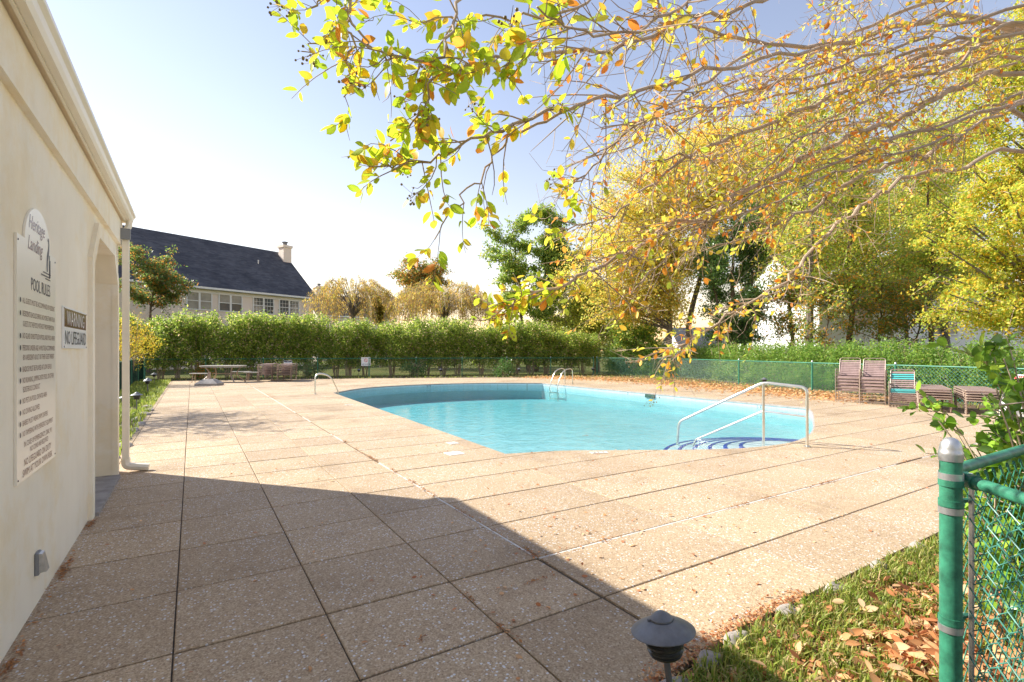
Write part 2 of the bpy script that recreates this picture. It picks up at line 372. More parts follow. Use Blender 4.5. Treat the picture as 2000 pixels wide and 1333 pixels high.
def leaves(rng, pos, size, pal, wts=None, aspect=.55, axis=None, updev=.9, kind='quad', vari=.22):
    """returns V, Q, col for many leaves. kind quad: folded rhombus; oval: eight quads"""
    n = len(pos); ax, sd, nr = frames(rng, n, axis, updev=updev)
    s = (size*rng.uniform(.65, 1.25, n))[:,None]; pal = np.array(pal, float)
    pw = None if wts is None else np.array(wts)/np.sum(wts)
    c = pal[rng.choice(len(pal), n, p=pw)]*rng.uniform(1-vari, 1+vari, (n,1))
    lum = c.mean(1, keepdims=True); c = np.minimum(c*lum**-.27, .88)
    if kind == 'quad':
        f = rng.uniform(.05,.25,(n,1))
        V = np.stack([pos, pos+ax*s*.45+sd*s*aspect*.5+nr*s*f*.5, pos+ax*s, pos+ax*s*.45-sd*s*aspect*.5+nr*s*f*.5], 1)
        Q = np.arange(n*4).reshape(n,4); C = np.repeat(c[:,None,:], 4, 1)
        return V.reshape(-1,3), Q, C.reshape(-1,3)
    us = np.array([0,.22,.5,.78,1.0]); ws = np.array([.06,.78,1,.72,.04])*.5
    curl = rng.uniform(-.25,.12,(n,1,1)); fold = rng.uniform(.05,.3,(n,1,1)); rows = []
    for u, w in zip(us, ws):
        mid = pos+ax*s*u+nr*s*(curl[:,0]*u*u)
        L = mid+sd*s*aspect*w+nr*s*w*aspect*fold[:,0]; Rr = mid-sd*s*aspect*w+nr*s*w*aspect*fold[:,0]
        rows.append(np.stack([L, mid, Rr], 1))
    V = np.stack(rows, 1)                       # n,5,3,3
    idx = np.arange(n)[:,None]*15; q = []
    for i in range(4):
        for j in range(2): q.append(np.stack([idx[:,0]+i*3+j, idx[:,0]+i*3+j+1, idx[:,0]+i*3+j+4, idx[:,0]+i*3+j+3], 1))
    Q = np.stack(q, 1).reshape(-1,4)
    C = np.repeat(c[:,None,:], 15, 1).reshape(n,5,3,3)
    C[:,:,1,:] *= 1.12                          # midrib
    tip = pal[rng.choice(len(pal), n, p=pw)]
    C[:,4,:,:] = C[:,4,:,:]*.5+tip[:,None,:]*.5
    return V.reshape(-1,3), Q, C.reshape(-1,3)
def merge(parts):
    V=[];Q=[];C=[];o=0
    for v,q,c in parts: V.append(v);Q.append(q+o);C.append(c);o+=len(v)
    return np.concatenate(V),np.concatenate(Q),np.concatenate(C)

GREEN=[(.075,.13,.02),(.10,.16,.025),(.055,.10,.02)]
DKGREEN=[(.04,.08,.018),(.06,.11,.022),(.085,.13,.03)]
YEL=[(.54,.45,.10),(.52,.42,.09),(.30,.36,.08),(.54,.33,.07)]
YGRN=[(.30,.34,.05),(.44,.42,.06),(.19,.26,.04),(.54,.40,.06)]
ORG=[(.42,.15,.025),(.36,.11,.02),(.46,.22,.03)]

DENS = 2.0
def tree(name, label, base, top, r0, envs, pal, wts=None, seed=1, limbs=26, subs=9, nleaf=26, lsize=.16, sublen=1.1,
         bark='bark', cat='tree', group=None, jit=.16, tmin=.3, lift=.5, droop=.15, trunks=None, aspect=.6, mat='leaf', limb_r=.3, updev=.9):
    rng = np.random.default_rng(seed); base = Vector(base); t = thing(name, label, cat, base, 0, group)
    wood = MB(); tw = MB(); LP = []
    stems = trunks if trunks else [(base, Vector(top), r0)]
    paths = []
    for (b, tp, r) in stems:
        b = Vector(b); tp = Vector(tp); pts = []
        for i in range(9):
            u = i/8; q = b.lerp(tp, u)+Vector((rng.normal()*.012, rng.normal()*.012, 0))*(tp-b).length*math.sin(math.pi*u)
            pts.append(q)
        rr = [r*(1.35 if i == 0 else 1.0)*(1-.85*i/8)+.01 for i in range(9)]
        wood.tube(smooth_path(pts, 2), np.interp(np.linspace(0,8,17), range(9), rr).tolist(), 8); paths.append((pts, r))
    vol = np.array([e[1]*e[2]*e[3] for e in envs])**.75; vol /= vol.sum()
    for i in range(limbs):
        e = envs[rng.choice(len(envs), p=vol)]; d = rng.normal(size=3); d /= np.linalg.norm(d)
        q = d*(rng.uniform(.25,1)**.5); tgt = Vector(e[0])+Vector((q[0]*e[1], q[1]*e[2], q[2]*e[3]))
        best = min(paths, key=lambda p: (Vector((p[0][-1].x, p[0][-1].y))-Vector((tgt.x, tgt.y))).length+rng.uniform(0,1))
        pts, r = best; b, tp = pts[0], pts[-1]; H = max(tp.z-b.z, .1)
        hd = math.hypot(tgt.x-b.x, tgt.y-b.y); u = min(1, max(tmin, (tgt.z-b.z-hd*.55)/H+rng.uniform(-.06,.06)))
        k = u*8; i0 = min(7, int(k)); s = pts[i0].lerp(pts[i0+1], k-i0)
        mid = s.lerp(tgt, .5)+Vector((rng.normal()*.06, rng.normal()*.06, lift*.3))*(tgt-s).length
        lp = bez(s, mid, tgt, 6); lr = max(.012, r*limb_r*(1-.6*u))
        wood.tube(lp, [lr*(1-.8*j/6)+.006 for j in range(7)], 5, cap=False)
        for j in range(subs):
            v = rng.uniform(.3,1.0); k2 = v*6; j0 = min(5, int(k2)); s2 = lp[j0].lerp(lp[j0+1], k2-j0)
            dd = Vector(rng.normal(size=3)); dd.z = dd.z*.6+.12; dd += (tgt-s).normalized()*.5; dd.normalize()
            L = sublen*rng.uniform(.4,1.1); e2 = s2+dd*L+Vector((0,0,-droop*L)); m2 = s2.lerp(e2,.5)+Vector((0,0,.12*L))
            sp = bez(s2, m2, e2, 3); tw.tube(sp, [.014,.011,.008,.004], 3, cap=False)
            n = max(3, int(nleaf*DENS*rng.uniform(.5,1.4))); w = rng.uniform(.15,1.05,n)
            A = np.array([list(p) for p in sp]); kk = np.clip(w*3,0,2.999); a0 = kk.astype(int); fr = (kk-a0)[:,None]
            LP.append(A[a0]*(1-fr)+A[np.minimum(a0+1,3)]*fr+rng.normal(size=(n,3))*jit*np.array([1,1,.75]))
    w_ = wood.build('trunk', M[bark], t, True, world=True)
    LPa = np.concatenate(LP)
    V,Q,C = leaves(rng, LPa, lsize, pal, wts, aspect, updev=updev)
    crown = link('crown', np_mesh('crown', V, Q, C), M[mat], t, world=True)
    tag(tw.build('twigs', M['twig'], crown, world=True), kind='stuff')
    return t

# ================================================================== THE SETTING
# pool outline, counter-clockwise seen from above (deck metres)
def P2(pts, k=5): return [(p.x, p.y) for p in smooth_path([(x, y, 0) for x, y in pts], k)]
pool_front = P2([(3.86,6.36),(4.73,6.10),(5.60,5.60),(6.92,4.90),(8.0,4.68),(8.94,4.80),(10.0,5.2),(11.46,5.95),(12.75,6.65),(13.75,7.3)])
pool_far = P2([(13.75,19.35),(12.2,20.55),(10.6,21.2),(9.0,21.4),(7.3,21.25),(5.7,20.55),(4.25,18.8)])
POOL = pool_front+pool_far
OUT = [(-.80,-4),(1.25,-4),(1.30,.9),(1.45,1.35),(1.75,1.62),(2.4,1.70),(4.0,1.72),(17.0,1.75),(17.3,8.8),(18.0,13.2),(18.0,18.5),(17.0,22.8),(15,24.1),(7.5,27.6),(3,29.1),(-.98,30.3),(-.95,14),(-.86,8.6),(-.80,8.0)]

# deck area with the pool cut out, joined by a slit that lies on a slab joint
ROWS = [-4+.4*0, -3.2,-2.4,-1.6,-.8,0,.8,1.6,2.35]+[3.04+.78*k for k in range(0,37)]
COLS_L = [-1.6,-.82,-.08,.65,1.42,2.12]; COLS_R = [2.12+1.5*k for k in range(0,12)]
def inpoly(x, y, poly):
    c = False; n = len(poly)
    for i in range(n):
        (x1,y1),(x2,y2) = poly[i], poly[(i+1)%n]
        if (y1 > y) != (y2 > y) and x < (x2-x1)*(y-y1)/(y2-y1)+x1: c = not c
    return c
def poly_area(p): return .5*sum(p[i][0]*p[(i+1)%len(p)][1]-p[(i+1)%len(p)][0]*p[i][1] for i in range(len(p)))
# ground with an opening for the pool
gm = MB(); gx = [-1500, 3.0, 15.0, 1500]; gy = [-1500, 4.0, 22.3, 2500]; gz = -.055
for i in range(3):
    for j in range(3):
        if (i, j) == (1, 1): continue
        gm.add([(gx[i],gy[j],gz),(gx[i+1],gy[j],gz),(gx[i+1],gy[j+1],gz),(gx[i],gy[j+1],gz)], [(0,1,2,3)])
tag(gm.build('ground', M['lawn']), kind='structure')

deck = tag(empty('pool_deck', (0, 0, 0)), kind='structure')
# bed of the joints: flat sheet with the pool hole
bm = bmesh.new()
vs1 = [bm.verts.new((x, y, -.013)) for x, y in OUT]; vs2 = [bm.verts.new((x, y, -.013)) for x, y in POOL]
ed = [bm.edges.new((L[i], L[(i+1)%len(L)])) for L in (vs1, vs2) for i in range(len(L))]
bmesh.ops.triangle_fill(bm, use_beauty=True, edges=ed)
for f in bm.faces:
    if f.normal.z < 0: f.normal_flip()
me = bpy.data.meshes.new('joint_bed'); bm.to_mesh(me); bm.free(); link('joint_bed', me, M['joint'], deck)

def slab_mb(poly, rect, z):
    s = MB()
    if rect:
        (x0,y0),(x1,y1) = poly[0], poly[2]; e = .005
        r0 = [(x0,y0),(x1,y0),(x1,y1),(x0,y1)]; r1 = [(x0+e,y0+e),(x1-e,y0+e),(x1-e,y1-e),(x0+e,y1-e)]
        v = [(*p,-.05) for p in r0]+[(*p,z-.004) for p in r0]+[(*p,z) for p in r1]
        f = [(8,9,10,11)]+[(i,(i+1)%4,4+(i+1)%4,4+i) for i in range(4)]+[(4+i,4+(i+1)%4,8+(i+1)%4,8+i) for i in range(4)]
        return s.add(v, f)
    V, T = poly; n = len(V); cnt = {}
    for t in T:
        for i in range(len(t)): e = (t[i], t[(i+1)%len(t)]); cnt[e] = 1
    f = [tuple(n+i for i in t) for t in T]+[(a, b, n+b, n+a) for (a, b) in cnt if (b, a) not in cnt]
    return s.add([(*p,-.044) for p in V]+[(*p,z) for p in V], f)
def clamp_d(L, x0, x1, y0, y1):
    '''0 when an edge of the outline may cross the cell'''
    for k in range(len(L)):
        a, b = L[k], L[(k+1)%len(L)]; lo, hi = 0.0, 1.0; ok = True
        for pa, da, l, h in ((a[0], b[0]-a[0], x0, x1), (a[1], b[1]-a[1], y0, y1)):
            if abs(da) < 1e-12:
                if pa < l or pa > h: ok = False
            else:
                t0, t1 = (l-pa)/da, (h-pa)/da
                if t0 > t1: t0, t1 = t1, t0
                lo = max(lo, t0); hi = min(hi, t1)
        if ok and lo <= hi: return 0.0
    return 1.0
slabs = []
rs = random.Random(3)
for j in range(len(ROWS)-1):
    for zone, cols in ((0, COLS_L), (1, COLS_R)):
        for i in range(len(cols)-1):
            gx_ = .0040 if zone == 0 else .002; gyy = .0085 if j < 18 else .006
            x0, x1, y0, y1 = cols[i]+gx_, cols[i+1]-gx_, ROWS[j]+gyy, ROWS[j+1]-gyy
            if zone == 0 and i == len(cols)-2: x1 = cols[i+1]-.012
            if zone == 1 and i == 0: x0 = cols[i]+.014
            if abs(ROWS[j]-3.04) < .01 and zone == 1: y0 = ROWS[j]+.013
            if abs(ROWS[j+1]-3.04) < .01 and zone == 1: y1 = ROWS[j+1]-.013
            rc = [(x0,y0),(x1,y0),(x1,y1),(x0,y1)]; near = any(abs(clamp_d(L, x0, x1, y0, y1)) < 1e-9 for L in (POOL, OUT))
            if not near:
                if not inpoly((x0+x1)/2, (y0+y1)/2, OUT) or inpoly((x0+x1)/2, (y0+y1)/2, POOL): continue
                rect = True; p = rc; A = (x1-x0)*(y1-y0)
            else:
                vv = [Vector(q) for q in rc]; ee = [(0,1),(1,2),(2,3),(3,0)]
                for L in (POOL, OUT):
                    for k in range(len(L)):
                        a, b = L[k], L[(k+1)%len(L)]
                        if max(a[0],b[0]) < x0 or min(a[0],b[0]) > x1 or max(a[1],b[1]) < y0 or min(a[1],b[1]) > y1: continue
                        ee.append((len(vv), len(vv)+1)); vv += [Vector(a), Vector(b)]
                ov, oe, of, *_ = delaunay_2d_cdt(vv, ee, [], 0, 1e-5); keep = []
                for t_ in of:
                    cx_ = sum(ov[i].x for i in t_)/len(t_); cy_ = sum(ov[i].y for i in t_)/len(t_)
                    if x0 < cx_ < x1 and y0 < cy_ < y1 and inpoly(cx_, cy_, OUT) and not inpoly(cx_, cy_, POOL): keep.append(list(t_))
                if not keep: continue
                A = 0
                for t_ in keep:
                    ar = poly_area([tuple(ov[i]) for i in t_])
                    if ar < 0: t_.reverse()
                    A += abs(ar)
                if A < .004: continue
                rect = False; used = sorted({i for t_ in keep for i in t_}); mp_ = {i: q for q, i in enumerate(used)}
                p = ([tuple(ov[i]) for i in used], [tuple(mp_[i] for i in t_) for t_ in keep])
            cx = (x0+x1)/2; cy = (y0+y1)/2; d = cx*SY+cy*CY; xc = cx*CY-cy*SY
            vis = d > .8 and abs(xc) < 1.08*d+1.0
            slabs.append((A/(d*d*max(d,1)) if vis else -1, p, rect, rs.uniform(-.003, 0)))
slabs.sort(key=lambda q: -q[0])
for sc_, p, rect, z in slabs[:300]: slab_mb(p, rect, z).build('slab', M['deck'], deck)
rest = MB()
for sc_, p, rect, z in slabs[300:]:
    q = slab_mb(p, rect, z); rest.add(q.v, q.f)
tag(rest.build('slab_field', M['deck'], deck), kind='stuff')
# white expansion strip round the pool surround, broken where dirt fills it
rs = random.Random(11)
def strip(a, b, n):
    a = Vector((*a,0)); b = Vector((*b,0)); d = (b-a)/n; nrm = Vector((-d.y, d.x, 0)).normalized()*.0095
    for k in range(n):
        p = a+d*(k+.01); q = a+d*(k+.99)
        if k > 0 and rs.random() < .22: continue
        MB().add([p-nrm+Vector((0,0,-.003)), q-nrm+Vector((0,0,-.003)), q+nrm+Vector((0,0,-.003)), p+nrm+Vector((0,0,-.003)),
                  p-nrm+Vector((0,0,-.015)), q-nrm+Vector((0,0,-.015)), q+nrm+Vector((0,0,-.015)), p+nrm+Vector((0,0,-.015))],
                 [(0,1,2,3),(4,5,1,0),(5,6,2,1),(6,7,3,2),(7,4,0,3)]).build('expansion_strip', M['strip'], deck)
strip((2.121,3.04),(16.9,3.04),18); strip((2.121,3.05),(2.121,23.5),22)

# pool basin
basin = tag(empty('pool_basin', (0, 0, 0)), kind='structure')
NP = len(POOL)
def floor_z(y): return -(.48+max(0, y-4.6)*.018)
wb = MB(); v = [(x,y,-.045) for x,y in POOL]+[(x,y,-.36) for x,y in POOL]
wb.add(v, [(i,(i+1)%NP,NP+(i+1)%NP,NP+i) for i in range(NP)]); wb.build('tile_band', M['band'], basin)
wp = MB(); v = [(x,y,-.36) for x,y in POOL]+[(x,y,floor_z(y)) for x,y in POOL]
wp.add(v, [(i,(i+1)%NP,NP+(i+1)%NP,NP+i) for i in range(NP)]); wp.build('basin_wall', M['plaster'], basin)
wf = MB(); wf.add([(x,y,floor_z(y)) for x,y in POOL], [tuple(range(NP))]); wf.build('basin_floor', M['plaster'], basin)
# rim lip under the slabs
ctr = Vector((8.9, 13, 0))
def inset(poly, d):
    n = len(poly); o = []
    for i in range(n):
        a = Vector(poly[i-1]); b = Vector(poly[i]); c = Vector(poly[(i+1)%n])
        t = ((b-a).normalized()+(c-b).normalized()); t.normalize() if t.length > 1e-6 else None
        o.append((b.x-t.y*d, b.y+t.x*d))
    return o
IN = inset(POOL, .03)
lip = MB(); v = [(x,y,-.004) for x,y in POOL]+[(x,y,-.010) for x,y in IN]+[(x,y,-.048) for x,y in IN]+[(x,y,-.05) for x,y in POOL]
for k in range(3):
    lip.add([], [])
lip.add(v, [(k*NP+i, k*NP+(i+1)%NP, (k+1)*NP+(i+1)%NP, (k+1)*NP+i) for k in range(3) for i in range(NP)])
lip.build('coping_lip', M['concrete'], basin)
# entry steps: half discs with a blue tile nosing
SCX, SCY = 8.36, 4.80
WZ = -.085
for k in range(6):
    r = 2.05-.26*k; z = WZ-.185+.031*k; arc = [(SCX+r*math.cos(a), SCY+r*.92*math.sin(a)) for a in [R(-12+204*i/36) for i in range(37)]]
    st = MB(); st.prism(arc+[(SCX, SCY-.5)], z-.7 if k == 0 else z-.028, z); so_ = st.build('pool_step', M['plaster'], basin)
    a2 = [(SCX+(r-.055)*math.cos(a), SCY+(r*.92-.055)*math.sin(a)) for a in [R(-12+204*i/36) for i in range(37)]]
    a1 = [(SCX+(r+.004)*math.cos(a), SCY+(r*.92+.004)*math.sin(a)) for a in [R(-12+204*i/36) for i in range(37)]]
    n = 37; nz = MB(); nz.add([(*p, z+.004) for p in a1]+[(*p, z+.004) for p in a2]+[(*p, z-.03) for p in a1], [(i,i+1,n+i+1,n+i) for i in range(n-1)]+[(2*n+i,2*n+i+1,i+1,i) for i in range(n-1)])
    nz.build('nosing_tile', M['bluetile'], so_)
# water body
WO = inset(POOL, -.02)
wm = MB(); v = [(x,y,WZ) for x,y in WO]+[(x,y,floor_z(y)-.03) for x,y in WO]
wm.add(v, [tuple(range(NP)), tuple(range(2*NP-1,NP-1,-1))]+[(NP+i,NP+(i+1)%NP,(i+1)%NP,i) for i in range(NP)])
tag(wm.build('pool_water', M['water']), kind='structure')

# planting beds
bed = MB()
bedpts = [(1.30,-4),(1.34,.9),(1.5,1.32),(1.78,1.58),(2.4,1.665),(4.0,1.69),(12.0,1.70),(12.0,-4)]
bed.add([(x,y,-.012) for x,y in bedpts], [tuple(range(len(bedpts)))]); tag(bed.build('planting_bed', M['soil']), kind='structure')
bed = MB(); bp = [(-.86,8.4),(-.90,14),(-1.0,30.4),(-3.4,31),(-3.0,8.0),(-.86,8.0)]
bed.add([(x,y,-.02) for x,y in bp], [tuple(range(len(bp)))]); tag(bed.build('planting_bed', M['soil']), kind='structure')
bed = MB(); bp = [(17.02,1.75),(17.32,8.8),(18.02,13.2),(18.02,18.5),(17.02,22.85),(15.02,24.15),(7.5,27.65),(3,29.15),(-.98,30.35),(-1,33.5),(9,30.8),(22.5,25.2),(24.2,20),(20.5,9),(18.4,1.75)]
bed.add([(x,y,-.03) for x,y in bp], [tuple(range(len(bp)))]); tag(bed.build('planting_bed', M['soil']), kind='structure')

# ================================================================== POOL HOUSE
ph = thing('pool_house', 'cream stucco pool house with clipped-corner doorway and gutter along the deck', 'building', (-.78, 4, 0))
WX = -.78; YE = 8.0; YS = -4; ZT = 3.10
D0, D1, DZ, DC = 5.93, 7.62, 2.58, .30       # door opening, chamfer
w = MB()
def wq(ps): w.add(ps, [tuple(range(len(ps)))])
# front face with opening
wq([(WX,YS,-.05),(WX,D0,-.05),(WX,D0,DZ-DC),(WX,D0+DC,DZ),(WX,D0+DC,ZT),(WX,YS,ZT)])
wq([(WX,D0+DC,DZ),(WX,D1-DC,DZ),(WX,D1-DC,ZT),(WX,D0+DC,ZT)])
wq([(WX,D1,-.05),(WX,YE,-.05),(WX,YE,ZT),(WX,D1-DC,ZT),(WX,D1-DC,DZ),(WX,D1,DZ-DC)])
wq([(WX,YE,-.05),(-9,YE,-.05),(-9,YE,ZT),(WX,YE,ZT)])
op = [(D0,-.05),(D0,DZ-DC),(D0+DC,DZ),(D1-DC,DZ),(D1,DZ-DC),(D1,-.05)]
for (ya,za),(yb,zb) in zip(op, op[1:]): wq([(WX,ya,za),(WX-1.3,ya,za),(WX-1.3,yb,zb),(WX,yb,zb)])
wq([(-9,YS,-.05),(WX,YS,-.05),(WX,YS,ZT),(-9,YS,ZT)]); wq([(-9,YE,-.05),(-9,YS,-.05),(-9,YS,ZT),(-9,YE,ZT)])
w.build('wall', M['stucco'], ph, world=True)
dr = MB(); dr.box((WX-1.36,D0-.1,-.05),(WX-1.30,D1+.1,DZ+.1)); dr.build('door', M['whitepaint'], ph, world=True)
th = MB(); th.box((WX-1.3,D0+.002,-.04),(WX+.06,D1-.002,.03)); th.build('threshold', M['concrete'], ph, world=True)
# raised surround
sr = MB(); t_ = .125; px = .035
oo = [(D0-t_,-.03),(D0-t_,DZ-DC+.05),(D0+DC-.05,DZ+t_),(D1-DC+.05,DZ+t_),(D1+t_,DZ-DC+.05),(D1+t_,-.03)]
oi_ = [(D0+.004,-.03),(D0+.004,DZ-DC),(D0+DC,DZ-.004),(D1-DC,DZ-.004),(D1-.004,DZ-DC),(D1-.004,-.03)]
n = 6; v = [(WX+px,a,b) for a,b in oo]+[(WX+px,a,b) for a,b in oi_]+[(WX-.02,a,b) for a,b in oo]+[(WX-.02,a,b) for a,b in oi_]
sr.add(v, [(i,i+1,n+i+1,n+i) for i in range(5)]+[(i,2*n+i,2*n+i+1,i+1) for i in range(5)]+[(n+i,n+i+1,3*n+i+1,3*n+i) for i in range(5)])
sr.build('door_surround', M['trim'], ph, world=True)
bd = MB(); bd.box((WX-.01,YS+.01,2.80),(WX+.04,YE+.03,ZT-.003)); bd.build('frieze_band', M['stucco'], ph, world=True)
bd = MB(); bd.box((-9,YE-.01,2.80),(WX-.012,YE+.03,ZT-.003)); bd.build('frieze_band', M['stucco'], ph, world=True)
sf = MB(); sf.box((WX-.2,YS-.1,ZT+.012),(WX+.068,YE+.10,ZT+.035)); sf.build('soffit', M['soffit'], ph, world=True)
fa = MB(); fa.box((WX+.070,YS-.1,ZT-.004),(WX+.085,YE+.10,ZT+.17)); fa.build('fascia', M['gutter'], ph, world=True)
# K-style gutter swept along the eave
gu = MB(); gp = [(.086,.010),(.128,.010),(.142,.04),(.150,.075),(.170,.098),(.170,.125),(.163,.125),(.160,.10),(.138,.08),(.088,.025)]
n = len(gp); v = [(WX+a,YS-.1,ZT+b) for a,b in gp]+[(WX+a,YE+.11,ZT+b) for a,b in gp]
gu.add(v, [(i,(i+1)%n,n+(i+1)%n,n+i) for i in range(n)]+[tuple(range(n-1,-1,-1)), tuple(range(n,2*n))]); gu.build('gutter', M['gutter'], ph, world=True)
rf = MB()
rf.add([(WX+.115,YS-.2,ZT+.19),(WX+.115,YE+.12,ZT+.19),(-4.9,4.0,ZT+1.75),(-4.9,-1,ZT+1.75),(-9.2,YE+.12,ZT+.19),(-9.2,YS-.2,ZT+.19),
        (WX+.115,YS-.2,ZT+.16),(WX+.115,YE+.12,ZT+.16),(-9.2,YE+.12,ZT+.16),(-9.2,YS-.2,ZT+.16)],
       [(0,1,2,3),(1,4,2),(4,5,3,2),(5,0,3),(6,7,1,0),(7,8,4,1),(8,9,5,4),(9,6,0,5),(9,8,7,6)])
rf.build('roof', M['roof'], ph, world=True)
# downspout with fluted face and outward elbow
ds = MB()
def flute(cx, cy, wx, wy):
    return [(cx-wx,cy-wy),(cx+wx,cy-wy),(cx+wx,cy-wy*.55),(cx+wx-.006,cy-wy*.4),(cx+wx,cy-wy*.2),(cx+wx,cy+wy*.2),(cx+wx-.006,cy+wy*.4),(cx+wx,cy+wy*.55),(cx+wx,cy+wy),(cx-wx,cy+wy)]
sec = flute(WX+.085, 7.90, .034, .048)
ds.prism(sec, .16, 2.86)
M_ = MB(); ds.build('downspout', M['gutter'], ph, world=True)
el = MB(); pth = fillet([(WX+.085,7.90,.17),(WX+.085,7.90,.07),(WX+.32,7.87,.035)], .09, 5)
el.tube(pth, .047, 8); dso = el.build('downspout_elbow', M['gutter'], ph, True, world=True)
el = MB(); el.tube(fillet([(WX+.085,7.90,2.84),(WX+.085,7.90,2.98),(WX+.115,7.93,3.05),(WX+.115,7.93,3.112)], .05, 4), .036, 8)
el.build('downspout_elbow', M['gutter'], ph, True, world=True)
cn = MB(); cn.box((WX+.04,7.80,2.86),(WX+.14,7.835,2.99)); cn.build('vent_box', M['outlet'], ph, world=True)
# outlet cover low on the wall
t = thing('outlet_cover', 'small grey weatherproof outlet cover low on the cream wall', 'outlet', (WX, 4.04, .25))
b_ = MB(); b_.bbox((0,-.04,-.065),(.02,.04,.065), .005); b_.build('backplate', M['outlet'], t)
b_ = MB(); b_.add([(.02,-.032,-.055),(.02,.032,-.055),(.055,.032,-.05),(.055,-.032,-.05),(.02,-.032,.06),(.02,.032,.06),(.035,.032,.055),(.035,-.032,.055)],
   [(0,1,2,3),(7,6,5,4),(3,2,6,7),(0,3,7,4),(2,1,5,6)]); b_.build('flip_lid', M['galv'], t)

# ------------------------------------------------------------------ lettering
def text_mesh(body, size, width=None, shear=0, align='LEFT', sx=1.0):
    c = bpy.data.curves.new('lettering', 'FONT'); c.body = body; c.size = size; c.shear = shear; c.align_x = align; c.resolution_u = 2
    o = bpy.data.objects.new('lettering', c); COL.objects.link(o)
    dg = bpy.context.evaluated_depsgraph_get(); me = bpy.data.meshes.new_from_object(o.evaluated_get(dg))
    bpy.data.objects.remove(o)
    xs = [v.co.x for v in me.vertices]
    s = width/(max(xs)-min(xs)) if width and xs else sx
    for v in me.vertices: v.co.x *= s
    return me
def put_text(parent, body, size, x, y, z, mat, width=None, shear=0, align='LEFT', sx=1.0, name='lettering'):
    """parent's local frame: x to the right, z up, facing -y"""
    me = text_mesh(body, size, width, shear, align, sx); o = link(name, me, M[mat], parent)
    o.location = (x, y, z); o.rotation_euler = (R(90), 0, 0); return o
# sign frame: local x -> +Y of world (left to right as seen), facing +X
sg = thing('rules_sign', 'tall white pool rules sign with arched top on the cream wall', 'sign', (WX+.006, 3.60, .80), R(90))
Wd, Hh = .885, 1.31
ol = [(0,0),(Wd,0),(Wd,Hh),(.735,Hh)]+[(.4425+.2925*math.cos(a), Hh+.215*math.sin(a)) for a in [R(180*i/20) for i in range(1,20)]]+[(.15,Hh),(0,Hh)]
pn = MB(); n = len(ol); pn.add([(a,-.006,b) for a,b in ol]+[(a,.005,b) for a,b in ol], [tuple(range(n)), tuple(range(2*n-1,n-1,-1))]+[(n+i,n+(i+1)%n,(i+1)%n,i) for i in range(n)])
pn.build('panel', M['signwhite'], sg)
put_text(sg,'Heritage',.115,.22,-.0075,1.385,'signmaroon',.36,.35)
put_text(sg,'Landing',.115,.20,-.0075,1.265,'signmaroon',.33,.35)
# small heron standing in water, drawn in ink
hr = MB()
hr.add([(x,-.0075,z) for x,z in [(.64,1.19),(.66,1.19),(.668,1.26),(.70,1.32),(.705,1.37),(.69,1.40),(.672,1.405),(.655,1.385),(.678,1.38),(.685,1.365),(.672,1.33),(.645,1.29),(.635,1.23)]], [tuple(range(13))])
for (a,b,c_,d_) in ((.50,1.155,.72,1.163),(.55,1.175,.74,1.182),(.60,1.14,.73,1.147),(.70,1.16,.715,1.30),(.722,1.16,.732,1.27)): hr.box((a,-.0078,b),(c_,-.0072,d_))
hr.build('emblem', M['ink'], sg)
put_text(sg,'POOL RULES',.105,.27,-.0075,1.04,'ink',.45)
ln = [('ALL GUESTS MUST BE ACCOMPANIED BY RESIDENT',.955,1,.75),('RESIDENTS SHOULD BRING NO MORE THAN FOUR',.885,1,.75),('GUESTS TO THE POOL WITHOUT PRIOR PERMISSION',.830,2,.72),
 ('NO GLASS OR BOTTLES IN POOL AND POOL AREAS',.765,1,.75),('PERSONS UNDER AGE 14 MUST BE ACCOMPANIED',.700,1,.75),('BY A RESIDENT ADULT OR THEIR GUEST PARENT',.648,2,.72),
 ('RADIOS MUST BE PLAYED AT LOW LEVELS',.585,1,.66),('NO RUNNING, JUMPING INTO POOL, OR OTHER',.525,1,.72),('BOISTEROUS CONDUCT',.475,2,.36),('NO PETS IN POOL OR PATIO AREA',.415,1,.54),
 ('NO DIVING ALLOWED',.355,1,.36),('BABIES MUST WEAR SWIM DIAPERS',.295,1,.56),('NO TAMPERING WITH EMERGENCY EQUIPMENT',.238,1,.70),('IN CASE OF EMERGENCY, DIAL 911',.178,3,.64),('NO COINS ARE REQUIRED',.135,4,.42)]
for body, z, k, wd in ln:
    put_text(sg, body, .043, {1:.10,2:.11,3:.13,4:.25}[k], -.0075, z, 'inkbrown', wd)
    if k == 1:
        d_ = MB(); d_.add([(.06+.012*math.cos(q),-.0076,z+.014+.014*math.sin(q)) for q in [R(36*i) for i in range(10)]], [tuple(range(10))]); d_.build('bullet', M['ink'], sg)
put_text(sg,'NO LIFEGUARD ON DUTY',.055,.13,-.0075,.075,'inkbrown',.62); put_text(sg,'SWIM AT YOUR OWN RISK',.055,.10,-.0075,.02,'inkbrown',.68)
for a, b in ((.02,.02),(Wd-.02,.02),(.02,Hh-.03),(Wd-.02,Hh-.03)):
    MB().lathe([(.006,0),(.004,.003)], (0,0,0), 8).build('screw', M['ink'], sg).matrix_basis = Matrix.Translation((a,-.006,b)) @ Euler((R(90),0,0)).to_matrix().to_4x4()
sg = thing('warning_sign', 'white no-lifeguard warning sign with maroon header beside the doorway', 'sign', (WX+.006, 4.74, 1.515), R(90))
b_ = MB(); b_.box((0,-.006,0),(.91,.005,.30)); b_.build('panel', M['inkwhite'], sg)
b_ = MB(); b_.box((.02,-.0068,.155),(.89,-.0062,.288)); b_.build('header', M['signmaroon'], sg)
put_text(sg,'WARNING',.15,.10,-.0075,.17,'inkwhite',.70); put_text(sg,'NO LIFEGUARD',.145,.04,-.0075,.03,'ink',.83)
